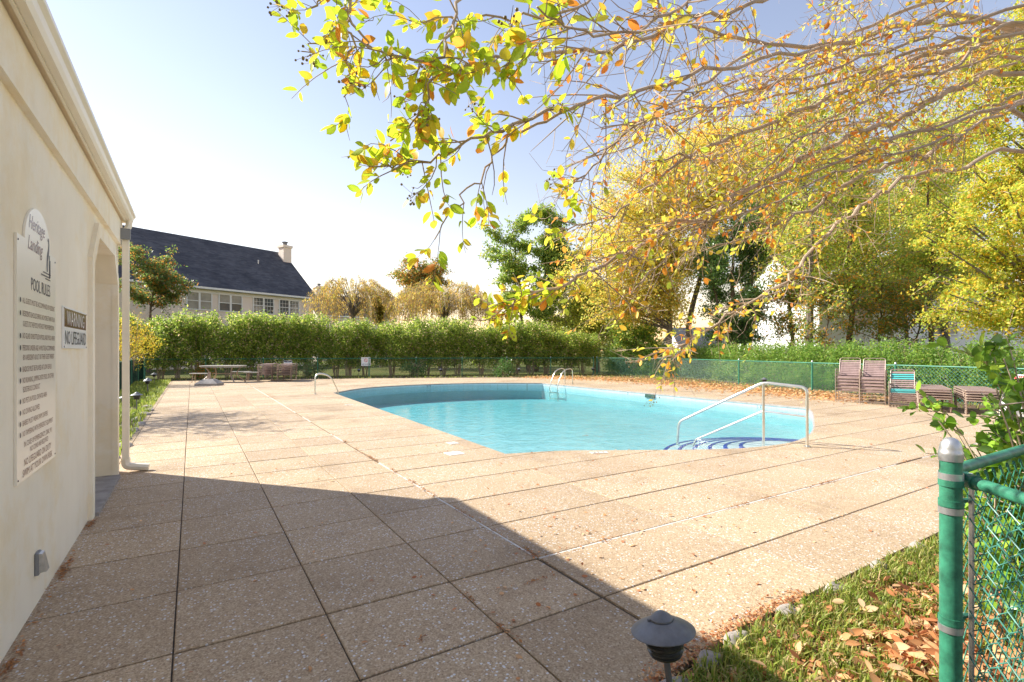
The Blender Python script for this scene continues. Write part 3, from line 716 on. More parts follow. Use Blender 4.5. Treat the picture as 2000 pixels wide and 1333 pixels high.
for a, b in ((.012,.012),(.898,.012),(.012,.288),(.898,.288)):
    MB().lathe([(.007,0),(.004,.003)], (0,0,0), 8).build('screw', M['ink'], sg).matrix_basis = Matrix.Translation((a,-.006,b)) @ Euler((R(90),0,0)).to_matrix().to_4x4()

# ================================================================== POOL FITTINGS
# hand rail over the steps
hrl = thing('pool_handrail', 'steel handrail with two uprights over the pool steps', 'handrail', (8.13, 4.33, 0))
top = fillet([(8.13,4.33,-.02),(8.13,4.33,.925),(7.99,4.96,.975),(7.70,6.45,.17),(7.69,6.50,-.50)], .10, 6)
MB().tube(top, .0225, 10).build('top_rail', M['steel'], hrl, True, world=True)
MB().tube([(7.985,4.96,-.25),(7.985,4.96,.955)], .0215, 10).build('upright', M['steel'], hrl, True, world=True)
MB().tube([(8.13,4.34,.47),(7.99,4.95,.50)], .0175, 8).build('middle_rail', M['steel'], hrl, True, world=True)
MB().tube([(7.985,4.97,.50),(7.75,6.10,-.11),(7.73,6.2,-.30)], .0175, 8).build('middle_rail', M['steel'], hrl, True, world=True)
MB().lathe([(.055,0),(.055,.008),(.03,.022),(.024,.022)], (8.13,4.33,.001), 16).build('base_plate', M['steel'], hrl, True, world=True)
def ladder(label, foot, inward, side, spread, reach, h):
    t = thing('pool_ladder', label, 'pool ladder', (foot[0], foot[1], 0), 0, 'ladders at the deep end'); iv = Vector((*inward,0)).normalized(); sv = Vector((*side,0)).normalized()
    for k in (-.5,.5):
        f = Vector((foot[0],foot[1],0))+sv*spread*k
        pts = fillet([f, f+Vector((0,0,h*.98)), f+iv*reach*.62+Vector((0,0,h*.86)), f+iv*reach+Vector((0,0,-.02)), f+iv*reach+Vector((0,0,-1.1))], .24, 8)
        MB().tube(pts, .0215, 9).build('rail', M['steel'], t, True, world=True)
        MB().lathe([(.05,0),(.05,.006),(.03,.018),(.022,.018)], f+Vector((0,0,.001)), 14).build('base_plate', M['steel'], t, True, world=True)
    for z in (-.35,-.62,-.89):
        c = Vector((foot[0],foot[1],z))+iv*reach
        MB().tube([c-sv*spread*.5, c+sv*spread*.5], .03, 6).build('rung', M['steel'], t, world=True)
ladder('steel pool ladder at the far left corner near the stacked loungers', (3.62,18.7), (1,-.1), (.2,1), .50, .80, .74)
ladder('steel pool ladder at the far right corner by the white tiled edge', (14.35,18.15), (-1,0), (0,1), .55, .85, .74)
# flat tiles and lids set in the deck
def decktile(label, px, py, w_, h_, rz, lines, name='depth_marker', cat='tile'):
    g = G(px, py); t = thing(name, label, cat, (g.x, g.y, 0), rz, None)
    b_ = MB(); b_.bbox((-w_/2,-h_/2,.001),(w_/2,h_/2,.006), .002); b_.build('tile', M['signwhite'], t)
    for body, x, y, sz, wd in lines:
        me = text_mesh(body, sz, wd); o = link('lettering', me, M['ink'], t); o.location = (x, y, .0068)
decktile('white depth tile near the left pool edge, farther from camera', 884, 866, .20, .15, R(-90), [('5',-.07,-.045,.12,.04),('FT',.0,-.045,.12,.08)])
decktile('blank white square skimmer lid set in the deck near the pool corner', 887, 886, .24, .24, R(2), [], 'skimmer_lid', 'lid')
decktile('white depth tile in the deck in front of the curved pool edge', 1170, 884.5, .26, .12, R(-20), [('3',-.11,-.04,.11,.05),('FT',-.03,-.04,.11,.12)])
decktile('white tile behind the left pool ladder on the deck', 682, 791, .22, .13, R(0), [('9',-.09,-.045,.12,.05),('FT',-.02,-.045,.12,.09)])
# depth numbers on the wall tiles
def walltext(body, x, y, z, rz, size):
    e = MB(); o = link('lettering', text_mesh(body, size), M['ink'], basin); o.location = (x, y, z); o.rotation_euler = (R(90), 0, rz)
walltext('9 FT', 8.85, 21.33, -.135, R(4), .12); walltext('3 FT', 13.52, 8.6, -.135, R(-90), .12); walltext('5', 13.735, 13.9, -.135, R(-90), .11)
sk = MB(); sk.box((13.70,12.55,-.17),(13.748,12.98,-.055)); sk.build('skimmer_mouth', M['greendark'], basin)

# ================================================================== CHAIN-LINK FENCES
def wires(a, b, z0, z1, s, r, n=3):
    """two sets of slanting wires between a and b"""
    a = Vector((*a,0)); b = Vector((*b,0)); L = (b-a).length; u = (b-a)/L; nn = Vector((-u.y,u.x,0)); H = z1-z0; m = MB()
    k = -int(H/s)-1
    while k*s < L:
        for sgn in (1,-1):
            x0 = k*s; x1 = x0+H; p, q = (x0, z0), (x1, z1)
            if p[0] < 0: p = (0, z0-x0)
            if q[0] > L: q = (L, z0+(L-x0))
            if q[0]-p[0] < .01: continue
            if sgn < 0: p, q = (p[0], z1-(p[1]-z0)), (q[0], z1-(q[1]-z0))
            off = nn*(.003*sgn)
            m.tube([a+u*p[0]+Vector((0,0,p[1]))+off, a+u*q[0]+Vector((0,0,q[1]))+off], r, n, cap=False)
        k += 1
    return m
def fence(label, pts, h, wire_mat, s=.075, r=.0028, spacing=3.0, rpost=.026, group=None, name='chain_link_fence', cap='galv', extra=None):
    t = thing(name, label, 'fence', (*pts[0],0), 0, group)
    for i in range(len(pts)-1):
        a, b = Vector((*pts[i],0)), Vector((*pts[i+1],0)); L = (b-a).length; n = max(1, round(L/spacing))
        for k in range(n+(i == len(pts)-2)):
            c = a.lerp(b, k/n); corner = (k == 0 and 0 < i)
            rp = rpost*1.35 if (corner or (i == 0 and k == 0)) else rpost
            po = MB().tube([c+Vector((0,0,-.06)), c+Vector((0,0,h+.0))], rp, 10).build('post', M['green'], t, True, world=True)
            MB().lathe([(rp*1.12,0),(rp*1.12,.02),(rp*.9,.045),(rp*.45,.065),(.002,.07)], c+Vector((0,0,h)), 10).build('post_cap', M[cap], po, True, world=True)
        MB().tube([a+Vector((0,0,h-.03)), b+Vector((0,0,h-.03))], .021, 8).build('top_rail', M['green'], t, True, world=True)
        wires(pts[i], pts[i+1], .03, h-.03, s, r).build('wire_mesh', M[wire_mat], t, world=True)
    return t
fence('long green chain-link fence along the back in front of the tall hedge', [(-2.1,32.9),(8.8,29.9),(21.2,24.35)], 1.07, 'greendark', .12, .0024, group='pool fences')
fence('green chain-link fence on the right in front of the clipped hedge', [(21.35,24.2),(22.75,19.1),(20.9,14.15),(19.5,10.2),(18.6,7.2),(17.2,2.6)], 1.07, 'teal', .105, .0027, spacing=4.6, group='pool fences')
lf = fence('short dark green screened fence beside the left flower bed', [(-2.2,18.0),(-2.15,32.7)], 1.12, 'greendark', .09, .003, group='pool fences')
scr = MB()
for k in range(120):   # woven screen strips
    y = 18.05+k*.122
    if y < 32.6: scr.box((-2.195,y,.04),(-2.185,y+.085,1.06))
scr.build('screen', M['greendark'], lf, world=True)

# near gate post with bands, caps and woven mesh
def zigzag(a, u, z0, z1, s, r, L, nrm):
    m = MB(); a_ = s*.5; n = int(L/a_); rows = int((z1-z0)/s)
    for k in range(n):
        pts = []
        for j in range(2*rows+1):
            e = (j+k) % 2; x = (k+e)*a_+(.0022 if e else -.0022); z = z0+j*a_; o = .0042*(1 if e else -1)
            p = a+u*x+Vector((0,0,z))
            pts += [p+nrm*o+Vector((0,0,-.004)), p-nrm*o*.3+Vector((0,0,.004))]
        e = pts[-1]; pts += [e+Vector((0,0,.018))+nrm*.004, e+u*.010+Vector((0,0,.026))+nrm*.010, e+u*.018+Vector((0,0,.012))+nrm*.012]
        m.tube(pts, r, 5, cap=False)
    return m
NPST = Vector((2.01, .63, 0)); HP = 1.168
nf = thing('gate_post_fence', 'near green gate post with silver dome cap and woven mesh panels', 'fence', NPST)
MB().tube([NPST+Vector((0,0,-.1)), NPST+Vector((0,0,HP))], .0285, 20).build('post', M['green'], nf, True, world=True)
MB().lathe([(.0305,-.012),(.0315,.008),(.0315,.016),(.0295,.019),(.0290,.028),(.025,.044),(.017,.055),(.008,.060),(.001,.061)], NPST+Vector((0,0,HP)), 20).build('post_cap', M['galv'], nf, True, world=True)
uA = Vector((-.64,-.77,0)).normalized(); uB = Vector((1,-.01,0)).normalized(); nA = Vector((-uA.y,uA.x,0)); nB = Vector((0,1,0))
for z, mt in ((1.108,'galv'),(1.088,'green'),(1.025,'green'),(1.002,'galv'),(.66,'green'),(.635,'galv'),(.25,'green')):
    MB().lathe([(.029,-.010),(.0318,-.010),(.0318,.010),(.029,.010)], NPST+Vector((0,0,z)), 20).build('tension_band', M[mt], nf, True, world=True)
for z in (1.108, 1.025, .66, .25):
    tgt = NPST+uA*.085+uB*.03; e_ = Vector((.085,-.005,0))
    c = NPST+Vector((.028,-.006,z)); MB().tube([c, c+Vector((.05,-.012,0))], [.010,.008], 6).build('band_lug', M['green'], nf, True, world=True)
    MB().tube([c+Vector((.045,.008,0)), c+Vector((.045,-.026,0))], .006, 6).build('bolt', M['galv'], nf, True, world=True)
RA = NPST+Vector((.078,-.01,0)); RZ = 1.09
MB().tube([RA+Vector((0,0,RZ)), RA+uA*1.9+Vector((0,0,RZ+.005))], .0185, 12).build('top_rail', M['green'], nf, True, world=True)
MB().lathe([(.0215,-.03),(.0235,.0),(.0235,.03)], (0,0,0), 12).build('rail_cup', M['green'], nf, True, world=False).matrix_basis = Matrix.Translation(Vector((.078,-.01,RZ))+uA*.02) @ uA.to_track_quat('Z','Y').to_matrix().to_4x4()
MB().box((-.008,-.003,.05),(.008,.003,1.07), Matrix.Translation(RA+uA*.03+Vector((0,0,0))) @ Matrix.Rotation(math.atan2(uA.y,uA.x),4,'Z')).build('tension_bar', M['galv'], nf, world=True)
zigzag(RA+uA*.03, uA, .04, 1.06, .072, .0020, 1.8, nA).build('wire_mesh', M['teal'], nf, True, world=True)
RB = NPST+Vector((.045,.03,0))
MB().tube([RB+Vector((0,0,1.105)), RB+uB*6+Vector((0,0,1.105))], .0185, 10).build('top_rail', M['green'], nf, True, world=True)
zigzag(RB+Vector((.02,-.02,0)), uB, .04, 1.08, .072, .0020, 2.6, nB).build('wire_mesh', M['green'], nf, True, world=True)
for x in (3.0, 6.0): MB().tube([RB+uB*x+Vector((0,0,-.05)), RB+uB*x+Vector((0,0,1.16))], .026, 10).build('post', M['green'], nf, True, world=True)

# ================================================================== FENCE SIGNS
def fsign(label, loc, rz, w_, h_, header=None, lines=(), circle=False):
    t = thing('fence_sign', label, 'sign', loc, rz)
    MB().box((-w_/2,-.004,0),(w_/2,.004,h_)).build('panel', M['inkwhite'], t)
    if header:
        MB().box((-w_*.46,-.0062,h_*.68),(w_*.46,-.0045,h_*.93)).build('header', M[header], t)
    for body, sz, z, mt, wd in lines: put_text(t, body, sz, -wd/2, -.008, z, mt, wd)
    if circle:
        n = 24; m_ = MB(); ri, ro = .075, .10
        m_.add([(ro*math.cos(q),-.0055,h_*.64+ro*math.sin(q)) for q in [2*math.pi*i/n for i in range(n)]]+[(ri*math.cos(q),-.0055,h_*.64+ri*math.sin(q)) for q in [2*math.pi*i/n for i in range(n)]], [(i,(i+1)%n,n+(i+1)%n,n+i) for i in range(n)])
        m_.add([(-.07,-.0056,h_*.64+.055),(-.055,-.0056,h_*.64+.07),(.07,-.0056,h_*.64-.055),(.055,-.0056,h_*.64-.07)], [(0,1,2,3)])
        m_.build('prohibition_ring', M['inkred'], t)
    return t
sA = math.atan2(-3.0, 10.9)
def on_back(px): # point on the back fence under a picture column
    d = P(px, 685, 1.0)-Vector((0,0,CH)); best = None
    for (a, b) in (((-2.1,32.9),(8.8,29.9)),((8.8,29.9),(21.2,24.35))):
        ex, ey = b[0]-a[0], b[1]-a[1]; det = d.x*(-ey)+ex*d.y
        tt = (a[0]*(-ey)+ex*a[1])/det; u = (d.x*a[1]-d.y*a[0])/det
        if -.02 <= u <= 1.02: best = Vector((d.x*tt, d.y*tt, 0))
    return best
p_ = on_back(713); fsign('square white no-diving sign on the back fence behind the pool', (p_.x+.03,p_.y-.06,.60), sA, .52, .50, None, [('NO DIVING',.11,.06,'ink',.44)], True)
p_ = on_back(561); fsign('small blue-white sign on the back fence above the stacked loungers', (p_.x+.03,p_.y-.06,.66), sA, .42, .27, 'ink', [('NO',.07,.19,'inkwhite',.12),('DIVING',.10,.05,'ink',.34)])
p_ = G(1855, 785); fsign('red-headed white warning sign on the right chain-link fence', (17.42,3.95,.50), R(-108), .60, .40, 'inkred', [('WARNING',.10,.285,'inkwhite',.5),('NO LIFEGUARD',.075,.165,'inkred',.5),('ON DUTY',.06,.075,'inkred',.26)])

# ================================================================== PATH LIGHTS
LAMP = {}
def path_light(label, loc, h=.46, tilt=(0,0), rz=0, detail=True, s=1.0):
    t = thing('path_light', label, 'path light', loc, rz, 'low path lights round the pool deck'); t.rotation_euler = (tilt[0], tilt[1], rz); t.scale = (s,s,s)
    if not LAMP:
        LAMP['shade'] = MB().lathe([(.122,-.004),(.127,-.002),(.127,.001),(.118,.008),(.09,.024),(.06,.038),(.052,.043),(.047,.0425),(.02,.04)], (0,0,0), 36).mesh('shade', True)
        LAMP['finial'] = MB().lathe([(.042,.040),(.046,.044),(.046,.050),(.040,.056),(.028,.066),(.012,.075),(.002,.077)], (0,0,0), 24).mesh('finial', True)
        LAMP['housing'] = MB().lathe([(.02,-.105),(.05,-.103),(.062,-.095),(.066,-.088),(.060,-.084),(.070,-.078),(.072,-.070),(.064,-.064),(.074,-.055),(.077,-.045),(.068,-.038),(.078,-.028),(.080,-.016),(.06,-.006)], (0,0,0), 28).mesh('housing', True)
        LAMP['stake'] = MB().lathe([(.013,-.5),(.013,-.12),(.022,-.105)], (0,0,0), 12).mesh('stake', True)
        LAMP['thumbscrew'] = MB().tube([(.04,0,.047),(.058,0,.047)], .005, 8).mesh('thumbscrew', True)
        for k in ('shade','finial','stake','thumbscrew'): LAMP[k].materials.append(M['darkmetal'])
        LAMP['housing'].materials.append(M['lampglass'])
    for k in ('shade','finial','housing','stake','thumbscrew'):
        if k == 'thumbscrew' and not detail: continue
        o = link(k, LAMP[k], None, t); o.location = (0,0,h)
    return t
path_light('large dented grey path light at the bottom beside the grass', (1.64,1.39,-.03), .40, (R(4), R(6)), R(150), True, 1.0)
g_ = G(267,806); path_light('nearest path light in the left grass bed', (g_.x,g_.y,0), .42)
g_ = G(288,769); path_light('second path light along the left grass bed', (g_.x,g_.y,0), .44)
path_light('third path light along the left grass bed', (-1.35,22.6,0), .44)
path_light('farthest path light at the end of the left bed by the hedge', (-1.4,27.2,0), .46)
g_ = G(248,800); path_light('low path light half hidden behind the downspout', (g_.x-.05,g_.y,-.12), .42)
for px, off, lb in ((701,1.1,'path light under the square no-diving sign'),(861,1.2,'path light behind the middle of the far pool edge'),(1014,1.2,'path light just left of the far right pool ladder'),(1158,1.1,'path light at the fence corner behind the leaf litter')):
    p_ = on_back(px); q_ = Vector((p_.x,p_.y,0)).normalized(); path_light(lb, (p_.x-q_.x*off, p_.y-q_.y*off, -.03), .44, detail=False)
g_ = G(1300,745); path_light('path light in the fallen leaves before the clipped hedge', (g_.x,g_.y,-.03), .42, detail=False)
g_ = G(1493,764); path_light('path light right behind the pool handrail upright', (g_.x,g_.y,-.03), .46, detail=False)
path_light('grey path light seen through the near woven mesh', P(1945,1100,2.75).xy.to_3d()+Vector((0,0,.28)), .40, (R(3),R(-4)))

# ================================================================== FURNITURE
ORD = ['topmost','second from the top','third from the top','fourth from the top','fifth from the top','sixth from the top','seventh from the top']
def strap(m, a, b, w_, th, nrm):
    """flat vinyl strap from a to b, width along w_"""
    a = Vector(a); b = Vector(b); wv = Vector(w_); n_ = Vector(nrm).normalized()*th
    v = []
    for p in (a, a.lerp(b,.5)-n_*1.6, b):
        v += [p-wv-n_, p+wv-n_, p+wv+n_, p-wv+n_]
    m.add(v, [(0,1,2,3),(11,10,9,8)]+[(k+i, k+(i+1)%4, k+4+(i+1)%4, k+4+i) for k in (0,4) for i in range(4)])
    return m
CHM = {}
def chair(label, loc, rz, top, teal=False, sled=False, lean=0.0):
    """stacking strap chair; local -y is the front"""
    t = thing('strap_chair', label, 'chair', loc, rz, 'stacked strap chairs by the right fence'); w2 = .29; key = 'sled' if sled else 'leg'
    if key not in CHM:
        d = CHM[key] = {}; sz = .40 if not sled else .23; bt = .92 if not sled else .72; ar = .60 if not sled else .42
        for sd in (-1, 1):
            x = sd*w2
            if not sled:
                pts = fillet([(x,-.26,0),(x,-.27,ar),(x,.10,ar+.01),(x,.20,ar-.12),(x,.27,0)], .07, 4)
            else:
                pts = fillet([(x,.30,.02),(x,-.28,.015),(x,-.33,.20),(x,-.22,ar),(x,.18,ar-.02),(x,.22,ar-.16)], .08, 4)
            d[('side_frame',sd)] = MB().tube(pts, .0115, 7).mesh('side_frame', True)
        d['back_frame'] = MB().tube(fillet([(-w2+.03,-.24,sz),(-w2+.03,.16,sz-.03),(-w2+.035,.36,bt),(w2-.035,.36,bt),(w2-.03,.16,sz-.03),(w2-.03,-.24,sz)], .07, 5), .011, 7).mesh('back_frame', True)
        d['stretcher'] = [MB().tube([(-w2,y,z),(w2,y,z)], .009, 6).mesh('stretcher', True) for y, z in (((-.262,.06),(.262,.06),(-.262,sz-.06)) if not sled else ((.29,.02),(-.28,.015),(-.30,.12)))]
        d['seat'] = []; d['back'] = []
        nS = 7
        for k in range(nS):
            y = -.225+k*.058; m = MB(); strap(m, (-w2+.032,y,sz-.002*k), (w2-.032,y,sz-.002*k), (0,.018,0), .003, (0,0,1)); d['seat'].append(m.mesh('seat_strap'))
        m = MB(); strap(m, (-w2+.032,-.252,sz-.03), (w2-.032,-.252,sz-.03), (0,0,.028), .003, (0,1,0)); d['seat'].append(m.mesh('seat_strap'))
        nB = 9 if not sled else 8
        for k in range(nB):
            u = (k+.6)/(nB+.4); y = .17+.19*u; z = sz+.01+(bt-sz-.05)*u; m = MB()
            strap(m, (-w2+.035,y,z), (w2-.035,y,z), (0,.007,.0155), .003, (0,-.9,.4)); d['back'].append(m.mesh('back_strap'))
        for q in [d[('side_frame',-1)],d[('side_frame',1)],d['back_frame']]+d['stretcher']: q.materials.append(M['frame'])
    d = CHM[key]
    link('side_frame', d[('side_frame',-1)], None, t); link('side_frame', d[('side_frame',1)], None, t); link('back_frame', d['back_frame'], None, t)
    for q in d['stretcher']: link('stretcher', q, None, t)
    def so2(nm, me_, mat):
        o = bpy.data.objects.new(nm, me_); COL.objects.link(o); o.parent = t
        if len(me_.materials) == 0: me_.materials.append(None)
        o.material_slots[0].link = 'OBJECT'; o.material_slots[0].material = mat
    tc = {5,4,6} if teal else set()
    for k, q in enumerate(d['seat']): so2('seat_strap', q, M['tealstrap'] if (teal and k in (0,7)) else M['strap'])
    for k, q in enumerate(d['back']): so2('back_strap', q, M['tealstrap'] if k in tc else M['strap'])
    return t
def face(loc): # rotation so that local -y looks at the camera side of the pool
    return math.atan2(loc[0], -loc[1])*0
def stack_chairs(where, px, py, rz, n, dz, dy, teal=False, sled=False):
    g = G(px, py); c, s = math.cos(rz), math.sin(rz)
    for k in range(n):
        j = n-1-k
        chair(('%s brown strap chair of %s' % (ORD[k], where)) if not (teal and k == 0) else 'topmost strap chair with teal bands in %s' % where,
              (g.x-s*(j*dy), g.y+c*(j*dy), .003+j*dz), rz+random.uniform(-.012,.012), k == 0, teal and k < 2, sled)
RZC = R(-72)
stack_chairs('the leftmost tall stack by the right fence', 1658, 785, RZC, 5, .088, -.012)
stack_chairs('the middle tall stack by the right fence', 1706, 789, RZC, 5, .088, -.012)
stack_chairs('the low teal-banded stack by the right fence', 1763, 795, R(-68), 6, .052, -.012, True, True)

LGM = {}
def lounger(label, loc, rz, group):
    """stacking strap chaise; local -y end faces out"""
    t = thing('chaise_lounge', label, 'lounge chair', loc, rz, group); w2 = .31; L = 1.85; z = .33
    if not LGM:
        for sd in (-1,1):
            LGM[('side_rail',sd)] = MB().tube([(sd*w2,-L/2+.03,z),(sd*w2,L/2-.03,z)], .013, 7).mesh('side_rail', True)
        for e in (-1,1): LGM[('end_rail',e)] = MB().tube(fillet([(-w2,e*(L/2-.06),z),(-w2,e*L/2,z),(w2,e*L/2,z),(w2,e*(L/2-.06),z)], .05, 4), .013, 7).mesh('end_rail', True)
        for e in (-1,1):
            for sd in (-1,1):
                y = e*(L/2-.10); LGM[('leg',e,sd)] = MB().tube(fillet([(sd*w2,y+e*.06,z),(sd*(w2-.015),y,.013),(sd*(w2-.015),y-e*.16,.013),(sd*w2,y-e*.26,z)], .04, 4), .012, 7).mesh('leg', True)
        LGM['straps'] = []
        for k in range(22):
            y = -L/2+.05+k*(L-.1)/21; m = MB(); strap(m, (-w2,y,z+.004), (w2,y,z+.004), (0,.026,0), .003, (0,0,1)); q = m.mesh('strap'); q.materials.append(M['strap']); LGM['straps'].append(q)
        for k, q in LGM.items():
            if k != 'straps': q.materials.append(M['frame'])
    for k, q in LGM.items():
        if k == 'straps':
            for i, s_ in enumerate(q): link('strap', s_, None, t)
        else: link(k[0], q, None, t)
    return t
def stack_loungers(where, loc, rz, n, dz, group):
    for k in range(n):
        j = n-1-k; lounger('%s brown strap lounger of %s' % (ORD[k], where), (loc[0]+random.uniform(-.01,.01), loc[1]+random.uniform(-.01,.01), .002+j*dz), rz+random.uniform(-.01,.01), group)
a_ = G(1825,806); stack_loungers('the nearer-left lounger stack by the right fence', (a_.x+.80,a_.y+.34), R(-66), 5, .058, 'strap loungers stacked by the right fence')
a_ = G(1915,812); stack_loungers('the rightmost lounger stack half behind the shrub', (a_.x+.80,a_.y+.30), R(-66), 5, .058, 'strap loungers stacked by the right fence')
a_ = G(515,745.5); stack_loungers('the left stack beside the picnic table', (a_.x+.3,a_.y+.75), R(-18), 7, .082, 'strap loungers stacked by the back hedge')
a_ = G(553,745.5); stack_loungers('the right stack by the back hedge', (a_.x+.3,a_.y+.75), R(-18), 7, .082, 'strap loungers stacked by the back hedge')

# picnic table with three loose benches
a_ = G(437,747); pt = thing('picnic_table', 'weathered picnic table with curved metal legs before the back hedge', 'table', (a_.x,a_.y+.3,0), R(-30))
tp_ = [(1.02*math.cos(q)*(abs(math.cos(q))**-.35 if abs(math.cos(q)) > .05 else 1), .55*math.sin(q)*(abs(math.sin(q))**-.35 if abs(math.sin(q)) > .05 else 1)) for q in [2*math.pi*i/32 for i in range(32)]]
MB().prism(tp_, .745, .785).build('tabletop', M['tabletop'], pt)
MB().prism([(x*.96,y*.94) for x,y in tp_], .70, .744).build('apron', M['greyframe'], pt)
for sx in (-1,1):
    for sy in (-1,1):
        MB().tube(smooth_path([(sx*.62,sy*.40,.71),(sx*.50,sy*.30,.46),(sx*.56,sy*.36,.26),(sx*.78,sy*.52,0.0)], 5), .026, 8).build('leg', M['frame'], pt, True)
MB().tube([(-.52,0,.40),(.52,0,.40)], .02, 6).build('stretcher', M['frame'], pt)
def bench(label, loc, rz, L=.95):
    t = thing('bench', label, 'bench', loc, rz, 'benches of the picnic table')
    MB().bbox((-L/2,-.15,.41),(L/2,.15,.45), .02).build('seat', M['tabletop'], t)
    for sx in (-1,1):
        for sy in (-1,1): MB().tube([(sx*L*.32,sy*.09,.412),(sx*L*.36,sy*.13,0)], .016, 7).build('leg', M['frame'], t, True)
        MB().tube([(sx*L*.34,-.11,.2),(sx*L*.34,.11,.2)], .011, 6).build('stretcher', M['frame'], t)
bench('bench at the left end of the picnic table behind the umbrella base', (a_.x-.95,a_.y+.15,0), R(-30), .85)
bench('bench at the right end of the picnic table', (a_.x+1.25,a_.y+.25,0), R(-28), .75)
bench('bench on the far side of the picnic table', (a_.x+.85,a_.y+1.35,0), R(-30), .95)
u_ = G(409,753); ub = thing('umbrella_base', 'heavy grey sloped umbrella base with a dark post stub', 'umbrella base', (u_.x,u_.y,0), R(-24))
ub_m = MB(); ub_m.add([(-.44,-.36,0),(.44,-.36,0),(.44,.36,0),(-.44,.36,0),(-.45,-.37,.09),(.45,-.37,.09),(.45,.37,.09),(-.45,.37,.09),(-.20,-.16,.27),(.20,-.16,.27),(.20,.16,.27),(-.20,.16,.27)],
   [(3,2,1,0)]+[(k+i,k+(i+1)%4,k+4+(i+1)%4,k+4+i) for k in (0,4) for i in range(4)]+[(8,9,10,11)]); ub_m.build('base_block', M['concrete'], ub)
MB().lathe([(.075,.27),(.075,.30),(.06,.31),(.055,.56),(.04,.56)], (0,0,0), 14).build('post_stub', M['frame'], ub, True)
# white storage box at the right edge
g_ = G(1967,822); wbx = thing('storage_box', 'white plastic storage box at the right edge behind the shrub', 'storage box', (g_.x,g_.y,0), R(-66))
MB().bbox((.02,.0,.02),(1.05,.55,.46), .02).build('body', M['whitepaint'], wbx)
MB().bbox((-.01,-.03,.462),(1.08,.58,.53), .02).build('lid', M['whitepaint'], wbx)
for x in (.0,1.04):
    for y in (-.005,.55): MB().tube([(x+.01,y,0),(x+.01,y,.461)], .045, 12).build('corner_post', M['whitepaint'], wbx, True)

# ================================================================== HOUSES
def house(name, label, a, b, depth, eave, ridge, wallm, roofm, wins=(), chim=None, over=.45, hip=True, zbase=-1.0):
    """facade from a to b (facing right of a->b), body goes to the left"""
    a = Vector((*a,0)); b = Vector((*b,0)); u = (b-a).normalized(); L = (b-a).length; rz = math.atan2(u.y,u.x)
    t = thing(name, label, 'house', (a.x,a.y,0), rz)
    m = MB(); m.box((0,0,zbase),(L,depth,eave)); m.add([(0,0,eave),(0,depth,eave),(0,depth/2,ridge-.1)],[(0,1,2)]); m.add([(L,0,eave),(L,depth/2,ridge-.1),(L,depth,eave)],[(0,1,2)]); m.build('wall', M[wallm], t)
    o = over; k = (ridge-eave)/(depth/2); zo = eave-o*k; rf = MB()
    th = .16
    for (y0,z0,y1,z1) in ((-o,zo,depth/2,ridge),(depth+o,zo,depth/2,ridge)):
        q = [(-o*.6,y0,z0),(L+o*.6,y0,z0),(L+o*.6,y1,z1),(-o*.6,y1,z1)]; rf.add([(x,y,z+th) for x,y,z in q]+q, [(0,1,2,3),(7,6,5,4),(0,4,5,1),(1,5,6,2),(2,6,7,3),(3,7,4,0)])
    ro = rf.build('roof', M[roofm], t)
    MB().box((-o*.6,-o-.12,zo-.02),(L+o*.6,-o-.005,zo+.15)).build('gutter', M['whitepaint'], t)
    MB().box((.0,-.06,eave-.75),(L,-.004,eave-.38)).build('frieze_board', M['whitepaint'], t)
    for (x0,x1,z0,z1,kind) in wins:
        wn = MB(); fw = .09
        for q in ((x0-fw,x1+fw,z0-fw,z0),(x0-fw,x1+fw,z1,z1+fw),(x0-fw,x0,z0,z1),(x1,x1+fw,z0,z1),((x0+x1)/2-.08,(x0+x1)/2+.08,z0,z1)): wn.box((q[0],-.09,q[2]),(q[1],-.003,q[3]))
        wo_ = wn.build('window', M['whitepaint'], t); xm = (x0+x1)/2; zm = (z0+z1)/2
        for (xa,xb) in ((x0,xm-.08),(xm+.08,x1)):
            MB().box((xa,-.075,zm-.03),(xb,-.03,zm+.03)).build('meeting_rail', M['whitepaint'], wo_)
            for (za,zb) in ((z0,zm-.03),(zm+.03,z1)):
                MB().box((xa,-.04,za),(xb,-.006,zb)).build('pane', M['blind' if (kind == 1 or (kind == 2 and za > z0)) else 'pane'], wo_)
                if kind == 3:
                    g = MB()
                    for f in (1/3,2/3): g.box((xa+(xb-xa)*f-.012,-.05,za),(xa+(xb-xa)*f+.012,-.041,zb))
                    g.box((xa,-.051,(za+zb)/2-.012),(xb,-.0505,(za+zb)/2+.012)); g.build('muntin', M['whitepaint'], wo_)
    if chim:
        for (x,y,wd,zt) in chim:
            c = MB(); c.box((x-wd/2,y-wd/2,eave),(x+wd/2,y+wd/2,zt)); c.box((x-wd*.6,y-wd*.6,zt-.28),(x+wd*.6,y+wd*.6,zt-.02)); co_ = c.build('chimney', M[wallm], t)
            MB().lathe([(.22,0),(.22,.30),(.34,.31),(.34,.38),(.1,.45)], (x,y,zt), 10).build('flue_cap', M['darkmetal'], co_)
    for x in ((L*.12, L*.83) if len(wins) else ()):   # roof vents
        yv = depth*.30; zv = eave+k*yv+th; MB().lathe([(.06,-.2),(.06,.28),(.09,.28),(.09,.34)], (x,yv,zv), 8).build('roof_vent', M['galv'], t)
    return t
hA = P(300,685,41).xy; hB = P(605,685,53).xy; hu = (hB-hA).normalized(); hA0 = hA-hu*9
def along(px):   # distance along the facade under a picture column
    d = P(px,685,1.0); ex, ey = hu.x, hu.y; det = d.x*(-ey)+ex*d.y; return ((d.x*hA0.y-d.y*hA0.x))/det
wl = []
for x0, x1, kd in ((364,413,1),(427,472,2),(494,534,3),(545,583,3)): wl.append((along(x0)+.05, along(x1)-.05, 5.05, 6.45, kd))
